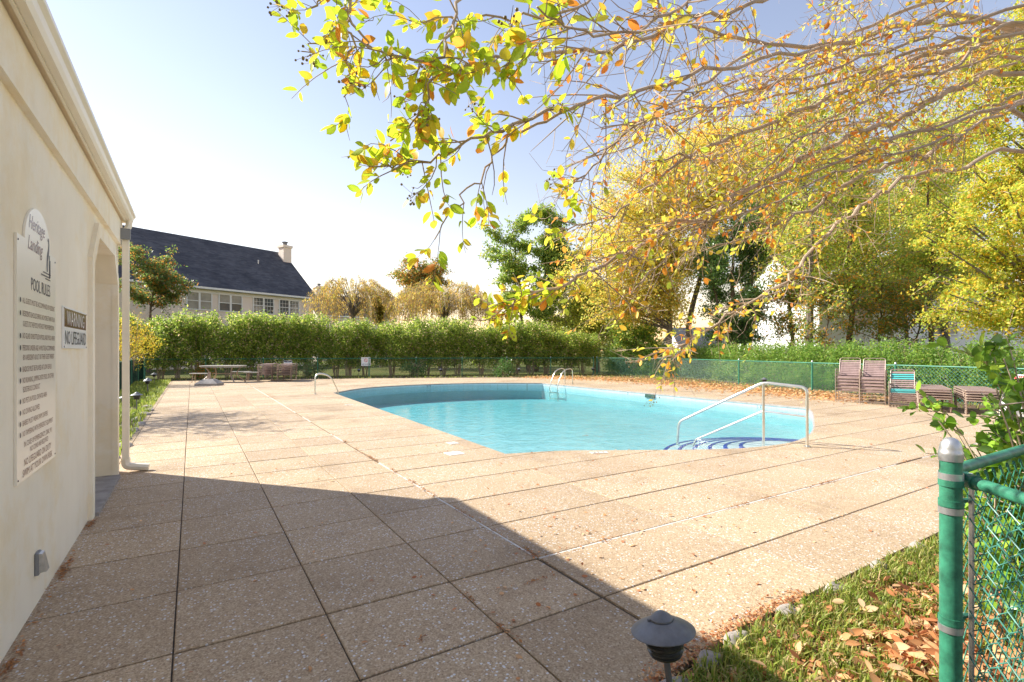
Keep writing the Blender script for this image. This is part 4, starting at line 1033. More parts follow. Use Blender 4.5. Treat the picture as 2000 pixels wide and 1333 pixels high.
Lh = along(612); chx = min([k*.05 for k in range(200,800)], key=lambda q: abs((lambda w: 1000+1000*(w[0]*CY-w[1]*SY)/(w[0]*SY+w[1]*CY)-557)((hA0.x+hu.x*q-hu.y*4.6, hA0.y+hu.y*q+hu.x*4.6))))
house('far_house', 'large cream house with dark shingle roof behind the left hedge', tuple(hA0), tuple(hA0+hu*Lh), 11.0, 7.2, 12.1, 'housewall', 'shingles', wl, [(chx,4.6,.95,12.9)])
h2 = P(620,685,74); h3 = P(760,685,82)
house('far_house', 'distant brown-roofed house with small chimney behind the willows', (h2.x,h2.y), (h3.x,h3.y), 9, 6.8, 10.0, 'housewall', 'brownroof', (), [(1.9,4.0,1.3,11.3)])
q1 = P(1595,685,33); q2 = P(2010,685,35)
house('white_house', 'white sided house behind the trees beyond the right hedge', (q1.x,q1.y), (q2.x,q2.y), 9, 5.6, 8.4, 'whitewall', 'brownroof', [(2.2,4.2,2.6,4.2,0),(8.2,10.2,2.6,4.2,1)], None)
gb = bpy.data.objects  # gable wing facing the pool
q3 = P(1600,685,31.5); gw = thing('house_gable_wing', 'white gabled house wing seen between the thin trunks', 'house', (q3.x,q3.y,0), -YAW)
MB().add([(0,0,-.5),(5.2,0,-.5),(5.2,0,5.3),(2.6,0,7.0),(0,0,5.3),(0,1.3,-.5),(5.2,1.3,-.5),(5.2,1.3,5.3),(2.6,1.3,7.0),(0,1.3,5.3)],[(0,1,2,3,4),(9,8,7,6,5),(1,6,7,2),(5,0,4,9)]).build('wall', M['whitewall'], gw)
MB().add([(-.3,-.3,5.15),(2.6,-.3,7.06),(5.5,-.3,5.15),(-.3,1.4,5.15),(2.6,1.4,7.06),(5.5,1.4,5.15),(-.3,-.3,5.35),(2.6,-.3,7.26),(5.5,-.3,5.35),(-.3,1.4,5.35),(2.6,1.4,7.26),(5.5,1.4,5.35)],
   [(6,7,10,9),(7,8,11,10),(0,1,7,6),(1,2,8,7),(3,0,6,9),(2,5,11,8),(1,0,3,4),(2,1,4,5)]).build('roof', M['whitepaint'], gw)
MB().box((2.0,-.05,3.1),(3.2,-.003,4.5)).build('window', M['pane'], gw)
q1 = P(1330,685,60); q2 = P(1420,685,60)
house('low_house', 'low grey house glimpsed under the yellow tree', (q1.x,q1.y), (q2.x,q2.y), 7, 2.0, 4.2, 'whitewall', 'shingles', (), None)

# ================================================================== VEGETATION
VEG = True
def shrub(name, label, loc, h, rad, seed, pal, wts, nleaf, lsize, group=None, clear=.35, stems=6, cat='shrub', flat=1.0, mat='waxleaf', sq=False, rz=0, bark='twig', aspect=.6):
    """many-stemmed shrub: stems rise from the base and fan out into leafy shoots"""
    rng = np.random.default_rng(seed); t = thing(name, label, cat, loc, rz, group); wood = MB(); LP = []
    for k in range(stems):
        a = rng.uniform(0, 2*math.pi); q = rng.uniform(.15,.75)*rad
        b = Vector((math.cos(a)*.12*rad*rng.uniform(.3,1.6), math.sin(a)*.12*rad*rng.uniform(.3,1.6)*flat, -.03))
        e = Vector((math.cos(a)*q, math.sin(a)*q*flat, h*rng.uniform(.62,.95))); m = Vector((b.x*.6+e.x*.35+rng.normal()*.06, b.y*.6+e.y*.35+rng.normal()*.06, e.z*.5))
        p = bez(b, m, e, 6); r = rng.uniform(.014,.03)*(h/3)**.5
        wood.tube(p, [r*(1-.75*i/6)+.003 for i in range(7)], 5, cap=False)
        for j in range(9):
            u = rng.uniform(clear*.8, 1.0); kk = u*6; i0 = min(5,int(kk)); s = p[i0].lerp(p[i0+1], kk-i0)
            d = Vector(rng.normal(size=3)); d.z = abs(d.z)*.6+.25; d.y *= flat; d.normalize(); L = rad*rng.uniform(.35,.8)
            e2 = s+d*L; wood.tube([s, s.lerp(e2,.5)+Vector((0,0,.04)), e2], [.008,.006,.003], 3, cap=False)
    # leafy mass: clumps through a rounded volume, thinner low down
    n_c = int(nleaf/26)
    for c in range(n_c):
        while True:
            x = rng.uniform(-1,1,3)
            if sq or (x**2).sum() < 1: break
        zz = clear*h*.55+(x[2]*.5+.5)*(h-clear*h*.55)
        if zz < clear*h and rng.random() > .30: continue
        edge = 1.0 if not sq else 1.0
        ctr = np.array([x[0]*rad*edge, x[1]*rad*flat*edge, zz*rng.uniform(.94,1.03)+(.14*math.sin(x[0]*4.1+seed)+.10*math.sin(x[1]*5+2*seed) if sq else 0)*zz/h])
        n = rng.integers(12,42); LP.append(ctr+rng.normal(size=(n,3))*np.array([.11,.11,.13])*(rad/.9)**.5)
    wood.build('stem', M[bark], t, True)
    V,Q,C = leaves(rng, np.concatenate(LP), lsize, pal, wts, aspect)
    link('foliage', np_mesh('foliage', V, Q, C), M[mat], t)
    return t
HED = [(.13,.18,.03),(.20,.26,.04),(.06,.09,.02),(.38,.40,.08),(.50,.38,.23)]
HW = [3,3,2.3,1.4,1.2]
def line_pts(pts, step, off):
    out = []; acc = 0
    for a, b in zip(pts, pts[1:]):
        a, b = Vector(a), Vector(b); L = (b-a).length; n = max(1, int(L/step)); nn = Vector((-(b-a).y,(b-a).x)).normalized()
        for k in range(n): out.append(a.lerp(b, (k+.5)/n)+nn*off)
    return out
if VEG:
    protos = [shrub('hedge_shrub', 'tall glossy-leaved hedge shrub with bare stems behind the back fence', (0,0,0), 3.2, 1.05, 40+k, HED, HW, 12500, .12, 'tall hedge shrubs behind the back fence', .42, 10, sq=True, bark='barktan', mat='leaf') for k in range(4)]
    pl = line_pts([(-4.5,34.3),(8.8,31.6),(22.2,25.6)], 1.12, .0); rs = random.Random(5)
    for k, p in enumerate(pl):
        o = protos[k] if k < 4 else copy_tree(protos[k % 4]); o.location = (p.x+rs.uniform(-.3,.3), p.y+rs.uniform(-.35,.35), -.03); o.rotation_euler = (0,0,rs.uniform(0,6.28))
        s_ = rs.uniform(.83,1.1)*(1.0 if p.x < 15 else .92); o.scale = (1.0,1.0,s_)
    hp = [shrub('clipped_hedge_shrub', 'clipped bright green hedge shrub behind the right fence', (0,0,0), 1.62, .95, 60+k, [(.10,.17,.03),(.15,.22,.04),(.07,.12,.025),(.20,.22,.06)], [3,3,2,1], 9000, .085, 'clipped hedge shrubs behind the right fence', .12, 6, flat=.62, sq=True, mat='leaf') for k in range(3)]
    hl = line_pts([(23.4,25.3),(24.6,19.6),(22.3,14.0),(20.8,9.9),(19.9,6.9),(18.4,2.0),(17.4,-.6)], 1.45, .15)
    for k, p in enumerate(hl):
        o = hp[k] if k < 3 else copy_tree(hp[k % 3]); o.location = (p.x,p.y,-.03); q_ = hl[min(k+1,len(hl)-1)]-hl[max(k-1,0)]
        o.rotation_euler = (0,0,math.atan2(q_.y,q_.x)+(math.pi if k % 2 else 0)); o.scale = (1,1,rs.uniform(.96,1.04))
    # a few low plants at the foot of the back hedge
    for px, d, h_, rd, sd, pal, lb in ((395,28.2,.75,.65,70,[(.5,.3,.03),(.45,.12,.02),(.2,.25,.03),(.12,.2,.03)],'low yellow and orange flowering plant behind the picnic table'),
                             (600,29.5,.85,.9,71,[(.10,.15,.06),(.14,.19,.07)],'rounded grey-green shrub right of the stacked loungers'),
                             (812,30.2,.95,.8,72,[(.04,.09,.03),(.07,.13,.04),(.03,.06,.02)],'low dark fern-like shrub behind the far pool edge'),
                             (985,29.4,1.0,.6,73,[(.035,.07,.018),(.05,.1,.02)],'small dark shrub left of the reddish trunk')):
        p = P(px,685,d); shrub('low_shrub', lb, (p.x,p.y,-.03), h_, rd, sd, pal, None, 1500, .085, None, .05, 5)
    p = P(268,685,22.5); shrub('golden_shrub', 'feathery golden-yellow shrub leaning over the left screened fence', (p.x-.3,p.y,-.03), 3.0, 1.15, 75, [(.44,.34,.03),(.36,.32,.04),(.5,.30,.03),(.25,.27,.03)], None, 4200, .11, None, .42, 6, mat='leaf', aspect=.22)
    # ---- trees
    p = P(288,685,36); tree('maple_tree', 'small bronze-tipped tree in front of the cream house', (p.x,p.y,-.03), P(300,560,36), .16, [(P(265,545,36),2.9,2.8,2.4),(P(305,500,36),1.9,1.9,1.6),(P(335,560,36),1.2,1.6,1.3)],
        [(.06,.10,.025),(.09,.12,.03),(.16,.12,.03),(.34,.15,.03)], [4,3,2,1.5], 101, 34, 8, 26, .17, .9, tmin=.25)
    def willow(label, base, cx, cyy, d, w_, h_, seed, n=150):
        rng = np.random.default_rng(seed); b = P(base[0],685,d); b.z = -.03; t = thing('willow_tree', label, 'tree', b, 0, 'golden willows beyond the back hedge'); wood = MB(); st = MB(); LP = []
        c = P(cx,cyy,d); tp = Vector((c.x,c.y,c.z-h_*.3)); wood.tube(bez(b, b.lerp(tp,.5)+Vector((.2,.2,0)), tp, 6), [.20,.18,.16,.14,.12,.10,.07], 7)
        for k in range(n):
            a = rng.uniform(0,2*math.pi); q = rng.uniform(.1,1)**.6; hgt = math.sqrt(max(0,1-q*q*.8))
            apex = Vector((c.x+math.cos(a)*q*w_*.75, c.y+math.sin(a)*q*w_*.75, c.z-h_*.35+hgt*h_*rng.uniform(.45,.95))); out = Vector((math.cos(a),math.sin(a),0))*w_*.3
            L = rng.uniform(.3,.85)*h_; end = apex+out+Vector((rng.normal()*.2,rng.normal()*.2,-L))
            if k % 3 == 0: wood.tube(bez(tp+Vector((0,0,-rng.uniform(0,.8))), tp.lerp(apex,.6)+Vector((0,0,.6)), apex, 5), [.045,.035,.028,.02,.014,.008], 4, cap=False)
            pth = bez(apex-out*.4+Vector((0,0,-.35)), apex+out*.75+Vector((0,0,.3)), end, 7); st.tube(pth, .011, 3, cap=False)
            for sgn in range(2):
                o2 = Vector(rng.normal(size=3))*.22; st.tube([q_+o2*(i/7) for i,q_ in enumerate(pth)][2:], .008, 3, cap=False)
            A = np.array([list(q_) for q_ in pth]); m = rng.integers(45,95); u = rng.uniform(.25,1,m)*7; i0 = np.clip(u.astype(int),0,6); f = (u-i0)[:,None]
            LP.append(A[i0]*(1-f)+A[i0+1]*f+rng.normal(size=(m,3))*.12)
        pos = np.concatenate(LP); ax = rng.normal(size=pos.shape)*.35+np.array([0,0,-1.]); V,Q,C = leaves(rng, pos, .19, [(.36,.22,.05),(.40,.27,.06),(.30,.23,.05),(.22,.22,.045)], None, .26, ax)
        wood.build('trunk', M['barkgrey'], t, True, world=True); cr = link('crown', np_mesh('crown', V, Q, C), M['leaf'], t, world=True); st.build('hanging_twig', M['barktan'], cr, world=True)
    willow('bare golden weeping willow right of the cream house', (690,0), 690, 580, 44, 4.0, 3.6, 111, 150)
    willow('denser golden willow in front of the bronze tree', (860,0), 865, 588, 42, 4.6, 3.3, 112, 230)
    p = P(815,685,50); tree('bronze_tree', 'rusty green tree rising behind the golden willows', (p.x,p.y,-.03), P(815,560,50), .2, [(P(815,550,50),3.4,3.0,2.4),(P(795,525,50),1.8,1.8,1.4),(P(850,535,50),2.0,2.0,1.2)],
        [(.10,.13,.03),(.26,.16,.04),(.34,.16,.035),(.13,.15,.035)], None, 121, 44, 9, 26, .2, 1.1)
    p = P(745,685,46); tree('olive_tree', 'olive yellow-green tree between the two willows', (p.x,p.y,-.03), P(742,620,46), .14, [(P(740,600,46),1.7,1.7,2.0)], [(.26,.22,.05),(.32,.24,.06),(.18,.18,.04)], None, 122, 18, 8, 24, .18, .8)
    b1 = P(1035,685,38); tree('green_tree', 'tall light green tree with two upright leaders behind the hedge', (b1.x,b1.y,-.03), P(1060,470,38), .2, [(P(985,480,38),1.5,1.5,2.6),(P(1070,455,38),2.2,2.0,2.4),(P(1050,560,38),3.0,2.6,2.6),(P(1110,520,38),1.8,1.8,2.0),(P(985,560,38),1.6,1.6,1.4)],
        [(.13,.19,.035),(.19,.24,.045),(.09,.14,.03),(.26,.25,.05)], [3,3,2,1.4], 131, 78, 9, 28, .19, 1.0, trunks=[(P(1035,740,38),P(1000,455,38),.15),(P(1045,740,38),P(1075,430,38),.18)], tmin=.35, group=None)
    b2 = P(1335,685,31); tree('yellow_tree', 'broad golden-yellow autumn tree behind the right end of the hedge', (b2.x,b2.y,-.03), P(1370,330,31), .26,
        [(P(1290,430,31),5.0,3.2,4.2),(P(1200,470,31),3.0,2.6,3.0),(P(1160,560,31),2.2,2.2,2.2),(P(1400,330,31),4.5,3.0,3.2),(P(1270,560,31),3.2,2.4,2.0)],
        YEL+[(.33,.30,.04)], [3,3,2,1.1,1.6], 141, 170, 10, 26, .16, 1.6, jit=.26, bark='barkgrey', trunks=[(P(1300,740,31),P(1330,360,31),.2),(P(1340,740,31),P(1390,330,31),.2)], tmin=.25, lift=.3)
    b3 = P(1425,685,29); tree('evergreen_oak', 'dense dark green tree on clustered trunks behind the clipped hedge', (b3.x,b3.y,-.03), P(1440,430,29), .26,
        [(P(1430,590,29),2.6,2.2,2.2),(P(1420,510,29),2.2,2.2,2.2),(P(1450,430,29),1.9,1.9,1.9),(P(1440,640,29),1.5,1.5,.9)],
        [(.07,.13,.035),(.11,.18,.05),(.05,.095,.03),(.15,.21,.07)], [3,3,2,1.2], 151, 70, 9, 30, .135, .9, trunks=[(P(1410,745,29),P(1395,540,29),.17),(P(1425,745,29),P(1435,440,29),.2),(P(1442,745,29),P(1470,540,29),.13)], mat='waxleaf', tmin=.3)
    b4 = P(1250,685,33); tree('spreading_tree', 'low dark spreading green tree behind the hedge corner', (b4.x,b4.y,-.03), P(1240,660,33), .12, [(P(1235,650,33),2.4,1.8,1.1),(P(1275,655,33),1.2,1.2,1.0)], [(.06,.11,.02),(.10,.15,.02),(.2,.22,.03)], None, 161, 24, 8, 26, .15, .8, tmin=.4, lift=.2)
    for i,(px,d,tx,r,hy,lb,sd) in enumerate(((1582,25.0,1572,.20,120,'thick brown-trunked tree left of the white house',171),(1652,26.5,1668,.15,150,'slim dark-trunked tree in front of the white house',172),(1545,29.0,1548,.11,260,'thin dark double-trunked tree behind the handrail',173),(1820,27.5,1815,.13,300,'dark-trunked tree behind the red warning sign',174),(1768,30.0,1770,.10,330,'thin tree right of the white gable',175))):
        b = P(px,685,d); tree('woodland_tree', lb, (b.x,b.y,-.03), P(tx,hy,d), r, [(P(tx+10,450,d),2.6,2.2,2.6),(P(tx+20,540,d),2.8,2.2,1.5),(P(tx-10,300,d),2.8,2.2,2.6)],
            [(.18,.24,.04),(.26,.32,.05),(.50,.40,.07),(.48,.26,.05),(.36,.40,.06)], [3,3,1.6,1,2.4], sd, 46, 8, 17, .15, 1.5, jit=.24, tmin=.30, lift=.1, bark='bark' if i else 'barkgrey', group='trees between the right hedge and the white house', limb_r=.22)
    for i,(px,d,lb,sd) in enumerate(((1610,24.5,'brown-green sapling thicket beside the thick trunk',181),(1715,25.5,'brown-green sapling thicket before the white siding',182),(1790,25.0,'orange-tinged sapling thicket under the lime tree',183),(1540,27.0,'yellow-green sapling thicket left of the thick trunk',184))):
        b = P(px,685,d); tree('sapling', lb, (b.x,b.y,-.03), P(px+8,560,d), .05, [(P(px,615,d),2.0,1.6,1.6),(P(px+10,570,d),1.6,1.4,1.2)], [(.09,.13,.03),(.15,.16,.03),(.34,.17,.03),(.42,.24,.03)], [3,2,1.3,1], sd, 22, 7, 16, .13, .9, tmin=.2, lift=.1, limb_r=.4)
    for (px,d,ev,pal_,lb,sd) in ((1165,37,[(1165,590,2.4,2.0),(1120,620,2.0,1.4),(1210,610,1.8,1.6)],[(.30,.32,.06),(.42,.40,.08),(.20,.24,.045)],'rounded yellow-green tree between the light green tree and the golden tree',189),(1500,40,[(1480,330,3.6,3.2),(1550,430,3.2,2.6),(1500,500,3.4,2.4)],YEL+[(.34,.34,.06)],'pale gold tree rising behind the dark green tree',185),
                              (1690,38,[(1660,330,3.4,3.0),(1730,420,3.6,2.6),(1640,470,2.8,2.2)],[(.28,.34,.06),(.48,.44,.08),(.20,.26,.05),(.54,.40,.08)],'tall yellow-green tree behind the white gable',186),
                              (1850,34,[(1840,300,3.0,3.4),(1800,430,3.0,2.4),(1880,460,3.0,2.4)],YGRN,'tall lime-yellow tree behind the right sapling thicket',187)):
        b = P(px,685,d); tree('tall_tree', lb, (b.x,b.y,-.03), P(ev[0][0],ev[0][1],d), .2, [(P(x_,y_,d),r_,r_*.8,h_) for x_,y_,r_,h_ in ev], pal_, None, sd, 80, 9, 24, .18, 1.5, bark='barkgrey', jit=.25, tmin=.35, lift=.2)
    tree('shade_tree', 'half-bare tree behind the pool house that dapples the walk', (-4.6,17.0,-.03), (-4.4,16.9,4.6), .12, [((-4.3,16.6,4.6),1.7,1.9,1.2),((-3.9,18.5,4.2),1.2,1.6,1.0)], ORG+YEL, None, 188, 30, 7, 7, .09, 1.0)
    b = P(2035,685,20); tree('lime_tree', 'bright yellow-green tree filling the right edge behind the hedge', (b.x,b.y,-.03), P(2000,150,20), .25,
        [(P(1900,420,20),2.6,2.2,2.2),(P(1960,250,20),2.4,2.2,2.6),(P(1930,560,20),2.6,2.2,1.5),(P(1870,600,19),1.9,1.7,.8),(P(1960,110,20),1.8,2,2.0),(P(2080,400,20),2.5,2.5,4)],
        YGRN+[(.46,.28,.03)], [3,3,2.2,2,1.0], 191, 110, 9, 34, .13, 1.0, bark='barkgrey', tmin=.2, lift=.15, droop=.3)

def split_leaves(V, Q, C, nv, nq, parent, mat, limit=300, name='leaf'):
    """the leaves that show largest become parts of their own, the rest one mass"""
    n = len(V)//nv; Vr = V.reshape(n,nv,3); Cr = C.reshape(n,nv,3); c = Vr.mean(1); d = c[:,0]*SY+c[:,1]*CY; xc = c[:,0]*CY-c[:,1]*SY
    px = 1000+1000*xc/np.maximum(d,.1); py = 685-1000*(c[:,2]-CH)/np.maximum(d,.1)
    sz = np.linalg.norm(Vr[:,0]-Vr[:,-2 if nv == 15 else 2],axis=1)/np.maximum(d,.3); sz[(d < .3)|(px < -20)|(px > 2020)|(py < -20)|(py > 1350)] = 0
    order = np.argsort(-sz); big = order[:limit]; big = big[sz[big] > 0]; rest_ = np.setdiff1d(np.arange(n), big); q0 = Q.reshape(n,nq,4)[0]-Q.reshape(n,nq,4)[0].min()
    for i in big: link(name, np_mesh(name, Vr[i], q0, Cr[i]), mat, parent, world=True)
    if len(rest_):
        Qn = (np.arange(len(rest_))[:,None,None]*nv+q0[None]).reshape(-1,4)
        tag(link('foliage', np_mesh('foliage', Vr[rest_].reshape(-1,3), Qn, Cr[rest_].reshape(-1,3)), mat, parent, world=True), kind='stuff')

if VEG:
    # ---- the near tree whose branches hang in from the right
    rng = np.random.default_rng(77); cm = thing('crape_myrtle', 'autumn tree overhead with smooth tan branches and seed pods, reaching in from the right', 'tree', (6.3,.3,-.03))
    fork = Vector((6.2,.45,1.3)); wood = MB(); twg = MB(); pods = MB(); LF = []
    wood.tube(smooth_path([(6.3,.3,-.05),(6.28,.34,.6),fork,(6.4,.6,2.2)], 4), [.13,.125,.12,.118,.115,.11,.108,.105,.10,.095,.09,.085,.08], 10)
    for tx in ((7.0,.7,2.7),(6.9,.2,2.6)): wood.tube(bez(fork, fork+Vector((0,0,.6)), tx, 6), [.09,.08,.07,.065,.06,.05,.045], 8)
    L_ = [  # picture column, row, distance: each limb from the trunk side to its tip; last number is the base radius
     ([(2300,150,4.6),(2050,60,4.2),(1880,30,3.9),(1750,55,3.6),(1640,85,3.3),(1500,88,3.0),(1380,60,2.7),(1290,45,2.5)], .035),
     ([(2300,260,4.8),(2000,60,4.3),(1870,95,4.1),(1740,135,3.8),(1640,180,3.5),(1540,225,3.2),(1430,270,3.0),(1340,305,2.9),(1270,330,2.8)], .034),
     ([(2300,300,5.2),(2000,118,4.7),(1880,125,4.5),(1760,150,4.2),(1650,120,3.9),(1560,140,3.6),(1450,190,3.4),(1330,235,3.2)], .03),
     ([(2300,320,4.6),(2000,150,4.2),(1900,165,4.0),(1820,198,3.8),(1740,240,3.6),(1640,275,3.4),(1540,330,3.2),(1440,385,3.0),(1370,425,2.9),(1290,450,2.8),(1200,505,2.6),(1110,555,2.45),(1030,572,2.35),(985,600,2.3)], .032),
     ([(2300,420,4.4),(2000,222,4.0),(1910,245,3.8),(1830,292,3.6),(1740,320,3.5),(1640,372,3.3),(1560,420,3.2),(1490,455,3.1),(1400,475,3.0)], .03),
     ([(2300,420,5.4),(2000,300,4.8),(1880,330,4.5),(1780,345,4.2),(1700,390,4.0),(1620,455,3.8),(1560,520,3.6),(1500,575,3.5),(1430,610,3.4),(1370,650,3.3),(1310,700,3.2)], .028),
     ([(1700,-80,3.2),(1560,-30,2.9),(1470,10,2.6),(1360,28,2.4),(1270,70,2.25),(1190,98,2.1),(1080,97,1.95),(990,108,1.85),(930,124,1.8),(860,124,1.75),(780,112,1.7),(700,82,1.68)], .014),
     ([(1640,85,3.3),(1480,120,2.8),(1340,150,2.4),(1240,180,2.2),(1130,205,2.05),(1040,225,1.95),(960,262,1.88),(890,290,1.85),(820,318,1.82),(745,330,1.8)], .013),
     ([(1130,205,2.05),(1060,240,2.0),(990,270,1.97),(965,305,1.95),(930,360,1.93),(890,410,1.9),(850,470,1.9)], .006),
     ([(1000,-80,1.9),(905,-10,1.8),(880,60,1.75),(855,120,1.72),(835,175,1.7),(815,225,1.7),(770,278,1.7)], .007),
     ([(700,-90,1.75),(683,0,1.7),(678,45,1.7),(684,100,1.7),(682,150,1.7),(676,195,1.7)], .006),
     ([(682,40,1.7),(650,60,1.7),(620,80,1.7),(595,98,1.7)], .004),
     ([(682,35,1.7),(715,78,1.7),(750,105,1.7),(775,112,1.7)], .004),
     ([(760,-60,1.75),(700,-30,1.72),(640,0,1.72),(590,12,1.72)], .004),
     ([(1250,-60,2.2),(1180,-10,2.0),(1110,25,1.9),(1000,35,1.85),(900,42,1.8),(800,40,1.78)], .007),
     ([(1500,88,3.0),(1380,150,2.6),(1290,215,2.4),(1220,260,2.3),(1160,330,2.25),(1110,365,2.2)], .010),
     ([(1340,305,2.9),(1260,370,2.75),(1200,420,2.65),(1140,440,2.6),(1080,452,2.55)], .009),
     ([(1440,385,3.0),(1370,440,2.85),(1310,500,2.75),(1260,545,2.7),(1215,600,2.65)], .008),
     ([(1400,-60,2.0),(1330,20,1.7),(1240,60,1.5),(1130,60,1.35),(1050,20,1.3)], .006)]
    rl = random.Random(9)
    for k in range(18):     # further limbs through the same crown
        y0 = rl.uniform(-330,300); d0 = rl.uniform(3.6,5.6); xe = rl.uniform(1150,1650); pts_ = []; n = 7; dr = rl.uniform(150,330); x0_ = rl.uniform(2050,2250)
        for i in range(n):
            u = i/(n-1); pts_.append((x0_+(xe-x0_)*u+rl.uniform(-18,18), y0+dr*(u**1.35)+rl.uniform(-14,14), d0*(1-.26*u)))
        L_.append((pts_, rl.uniform(.012,.024)))
    branch_o = []
    for li, (pl_, r) in enumerate(L_):
        pts = smooth_path([P(*q) for q in pl_], 4); m = len(pts); r *= .66; pts = [p_+Vector(rng.normal(size=3))*(.006*min(1,i/4)*(p_.x*SY+p_.y*CY)**.7) for i, p_ in enumerate(pts)]; rr = [r*(1-.86*i/(m-1))+.0018 for i in range(m)]
        if li < 6: pts = [Vector((6.4,.6,2.15))]+pts; rr = [r*1.1]+rr
        b_ = MB().tube(pts, rr, 7, cap=True); branch_o.append(b_)
        tot = sum((pts[i+1]-pts[i]).length for i in range(len(pts)-1)); left = pl_[-1][0] < 1130; nt_ = int(tot/(.05 if left else .085))
        for j in range(nt_):
            u = rng.uniform(.12,1.0)**.8; k = u*(len(pts)-1); i0 = min(len(pts)-2,int(k)); s_ = pts[i0].lerp(pts[i0+1], k-i0); dvec = (pts[i0+1]-pts[i0]).normalized()
            pcol = 1000+1000*(s_.x*CY-s_.y*SY)/max(.3, s_.x*SY+s_.y*CY); near = pcol < 1130
            if near and rng.random() < .35: continue
            dd = dvec*.8+Vector(rng.normal(size=3))*.55+Vector((0,0,-.06)); dd.normalize(); L = rng.uniform(.08,.22 if near else .42); e_ = s_+dd*L+Vector((0,0,-.12*L))
            tp_ = bez(s_, s_.lerp(e_,.5)+Vector(rng.normal(size=3))*.03, e_, 4); r0 = min(.0035,rr[min(i0,len(rr)-1)]*.6); twg.tube(tp_, [r0,r0*.85,r0*.7,r0*.55,.0009], 4, cap=False)
            for q in range(rng.integers(0,2) if near else rng.integers(1,4)):
                s2 = tp_[rng.integers(1,4)]; d2 = (dd+Vector(rng.normal(size=3))*.8).normalized(); e2 = s2+d2*rng.uniform(.04,.09 if near else .2); twg.tube([s2, s2.lerp(e2,.5)+Vector(rng.normal(size=3))*.008, e2], [.0016,.0013,.0008], 3, cap=False)
                if not near and rng.random() < .5:
                    e3 = e2+(d2+Vector(rng.normal(size=3))*.7).normalized()*rng.uniform(.04,.12); twg.tube([e2,e3],[.0010,.0007],3,cap=False)
            have = rng.random()
            if have < (.95 if near else .80):
                nl = rng.integers(6,13) if near else rng.integers(3,9)
                for q in range(nl):
                    w_ = rng.uniform(.25,1)*4; i1 = min(3,int(w_)); pp = tp_[i1].lerp(tp_[i1+1], w_-i1); sd = Vector(rng.normal(size=3)); sd -= dd*sd.dot(dd); sd.normalize()
                    LF.append((pp+sd*.004, (dd*.6+sd*.9+Vector((0,0,-.25))).normalized(), pcol))
            if near and rng.random() < .10 or (u > .93 and rng.random() < .35):
                for q in range(rng.integers(5,11)):
                    st_ = tp_[-1]+Vector(rng.normal(size=3))*.018; twg.tube([tp_[-2].lerp(tp_[-1],rng.random()), st_],[.0007,.0006],3,cap=False)
                    rad = rng.uniform(.0035,.0055); bm = bmesh.new(); bmesh.ops.create_icosphere(bm, subdivisions=1, radius=rad); bm.verts.ensure_lookup_table()
                    pods.add([tuple(v.co+st_) for v in bm.verts], [tuple(v.index for v in f.verts) for f in bm.faces]); bm.free()
    tr_o = wood.build('trunk', M['barktan'], cm, True, world=True)
    for b_ in branch_o: b_.build('branch', M['barktan'], cm, True, world=True)
    crown = tag(twg.build('twigs', M['twig'], cm, world=True), kind='stuff'); tag(pods.build('seed_pods', M['pod'], cm, True, world=True), kind='stuff')
    pos = np.array([list(a) for a,b,c in LF]); axs = np.array([list(b) for a,b,c in LF]); pc = np.array([c for a,b,c in LF]); isl = pc < 1120
    near_p = [(.26,.33,.02),(.32,.37,.025),(.20,.27,.02),(.40,.35,.03),(.46,.30,.03),(.42,.16,.025)]
    far_p = [(.42,.40,.05),(.52,.42,.05),(.54,.34,.04),(.48,.20,.03),(.28,.34,.04),(.42,.14,.025)]
    A1 = leaves(rng, pos[isl], .047, near_p, [3.4,3.4,3,2.6,2.2,1.0], .56, axs[isl], .8, 'oval'); A2 = leaves(rng, pos[~isl], .037, far_p, [2.4,3,3,2,2,1], .56, axs[~isl], .8, 'oval')
    V,Q,C = merge([A1,A2]); split_leaves(V,Q,C,15,8,cm,M['leaf'],300)

    # ---- glossy shrub at the right edge
    rng = np.random.default_rng(31); rsb = thing('glossy_shrub', 'large-leaved glossy green shrub crowding the right edge by the fence', 'shrub', (3.5,.70,-.02)); stm = MB(); LF = []
    for k in range(70):
        a = rng.uniform(0,2*math.pi); q = rng.uniform(.1,.95); e = Vector((3.52+math.cos(a)*q*.55, .70+math.sin(a)*q*.5, rng.uniform(.35,1.62)*(1-.2*q))); b = Vector((3.52+math.cos(a)*.1*q,.70+math.sin(a)*.1*q,-.02))
        p = bez(b, Vector((b.x*.7+e.x*.3,b.y*.7+e.y*.3,e.z*.7)), e, 7); stm.tube(p, [.011,.010,.009,.008,.006,.005,.004,.003], 5, cap=False)
        for j in range(6):
            s_ = p[rng.integers(3,8)]; d = Vector(rng.normal(size=3)); d.z = abs(d.z)*.5; d.normalize(); e2 = s_+d*rng.uniform(.10,.24); stm.tube([s_, s_.lerp(e2,.5)+Vector((0,0,.015)), e2],[.004,.003,.0018],4,cap=False)
            for q2 in range(rng.integers(6,13)):
                f = rng.uniform(.2,1.05); sd = Vector(rng.normal(size=3)); LF.append((list(s_.lerp(e2,f)), list((d*.7+sd*.8+Vector((0,0,.1))).normalized())))
    for (px,py,d) in ((1940,735,2.5),(1960,700,2.5),(1965,655,2.6)):
        e = P(px,py,d); b = Vector((3.45,.72,.5)); p = bez(b, b.lerp(e,.5)+Vector((0,0,.25)), e, 6); stm.tube(p, [.008,.007,.006,.005,.004,.003,.002], 5, cap=False)
        for q2 in range(16): f = rng.uniform(.55,1.0)*6; i0 = min(5,int(f)); LF.append((list(p[i0].lerp(p[i0+1],f-i0)+Vector(rng.normal(size=3))*.015), list(Vector(rng.normal(size=3)).normalized())))
    stm.build('stem', M['barktan'], rsb, True, world=True)
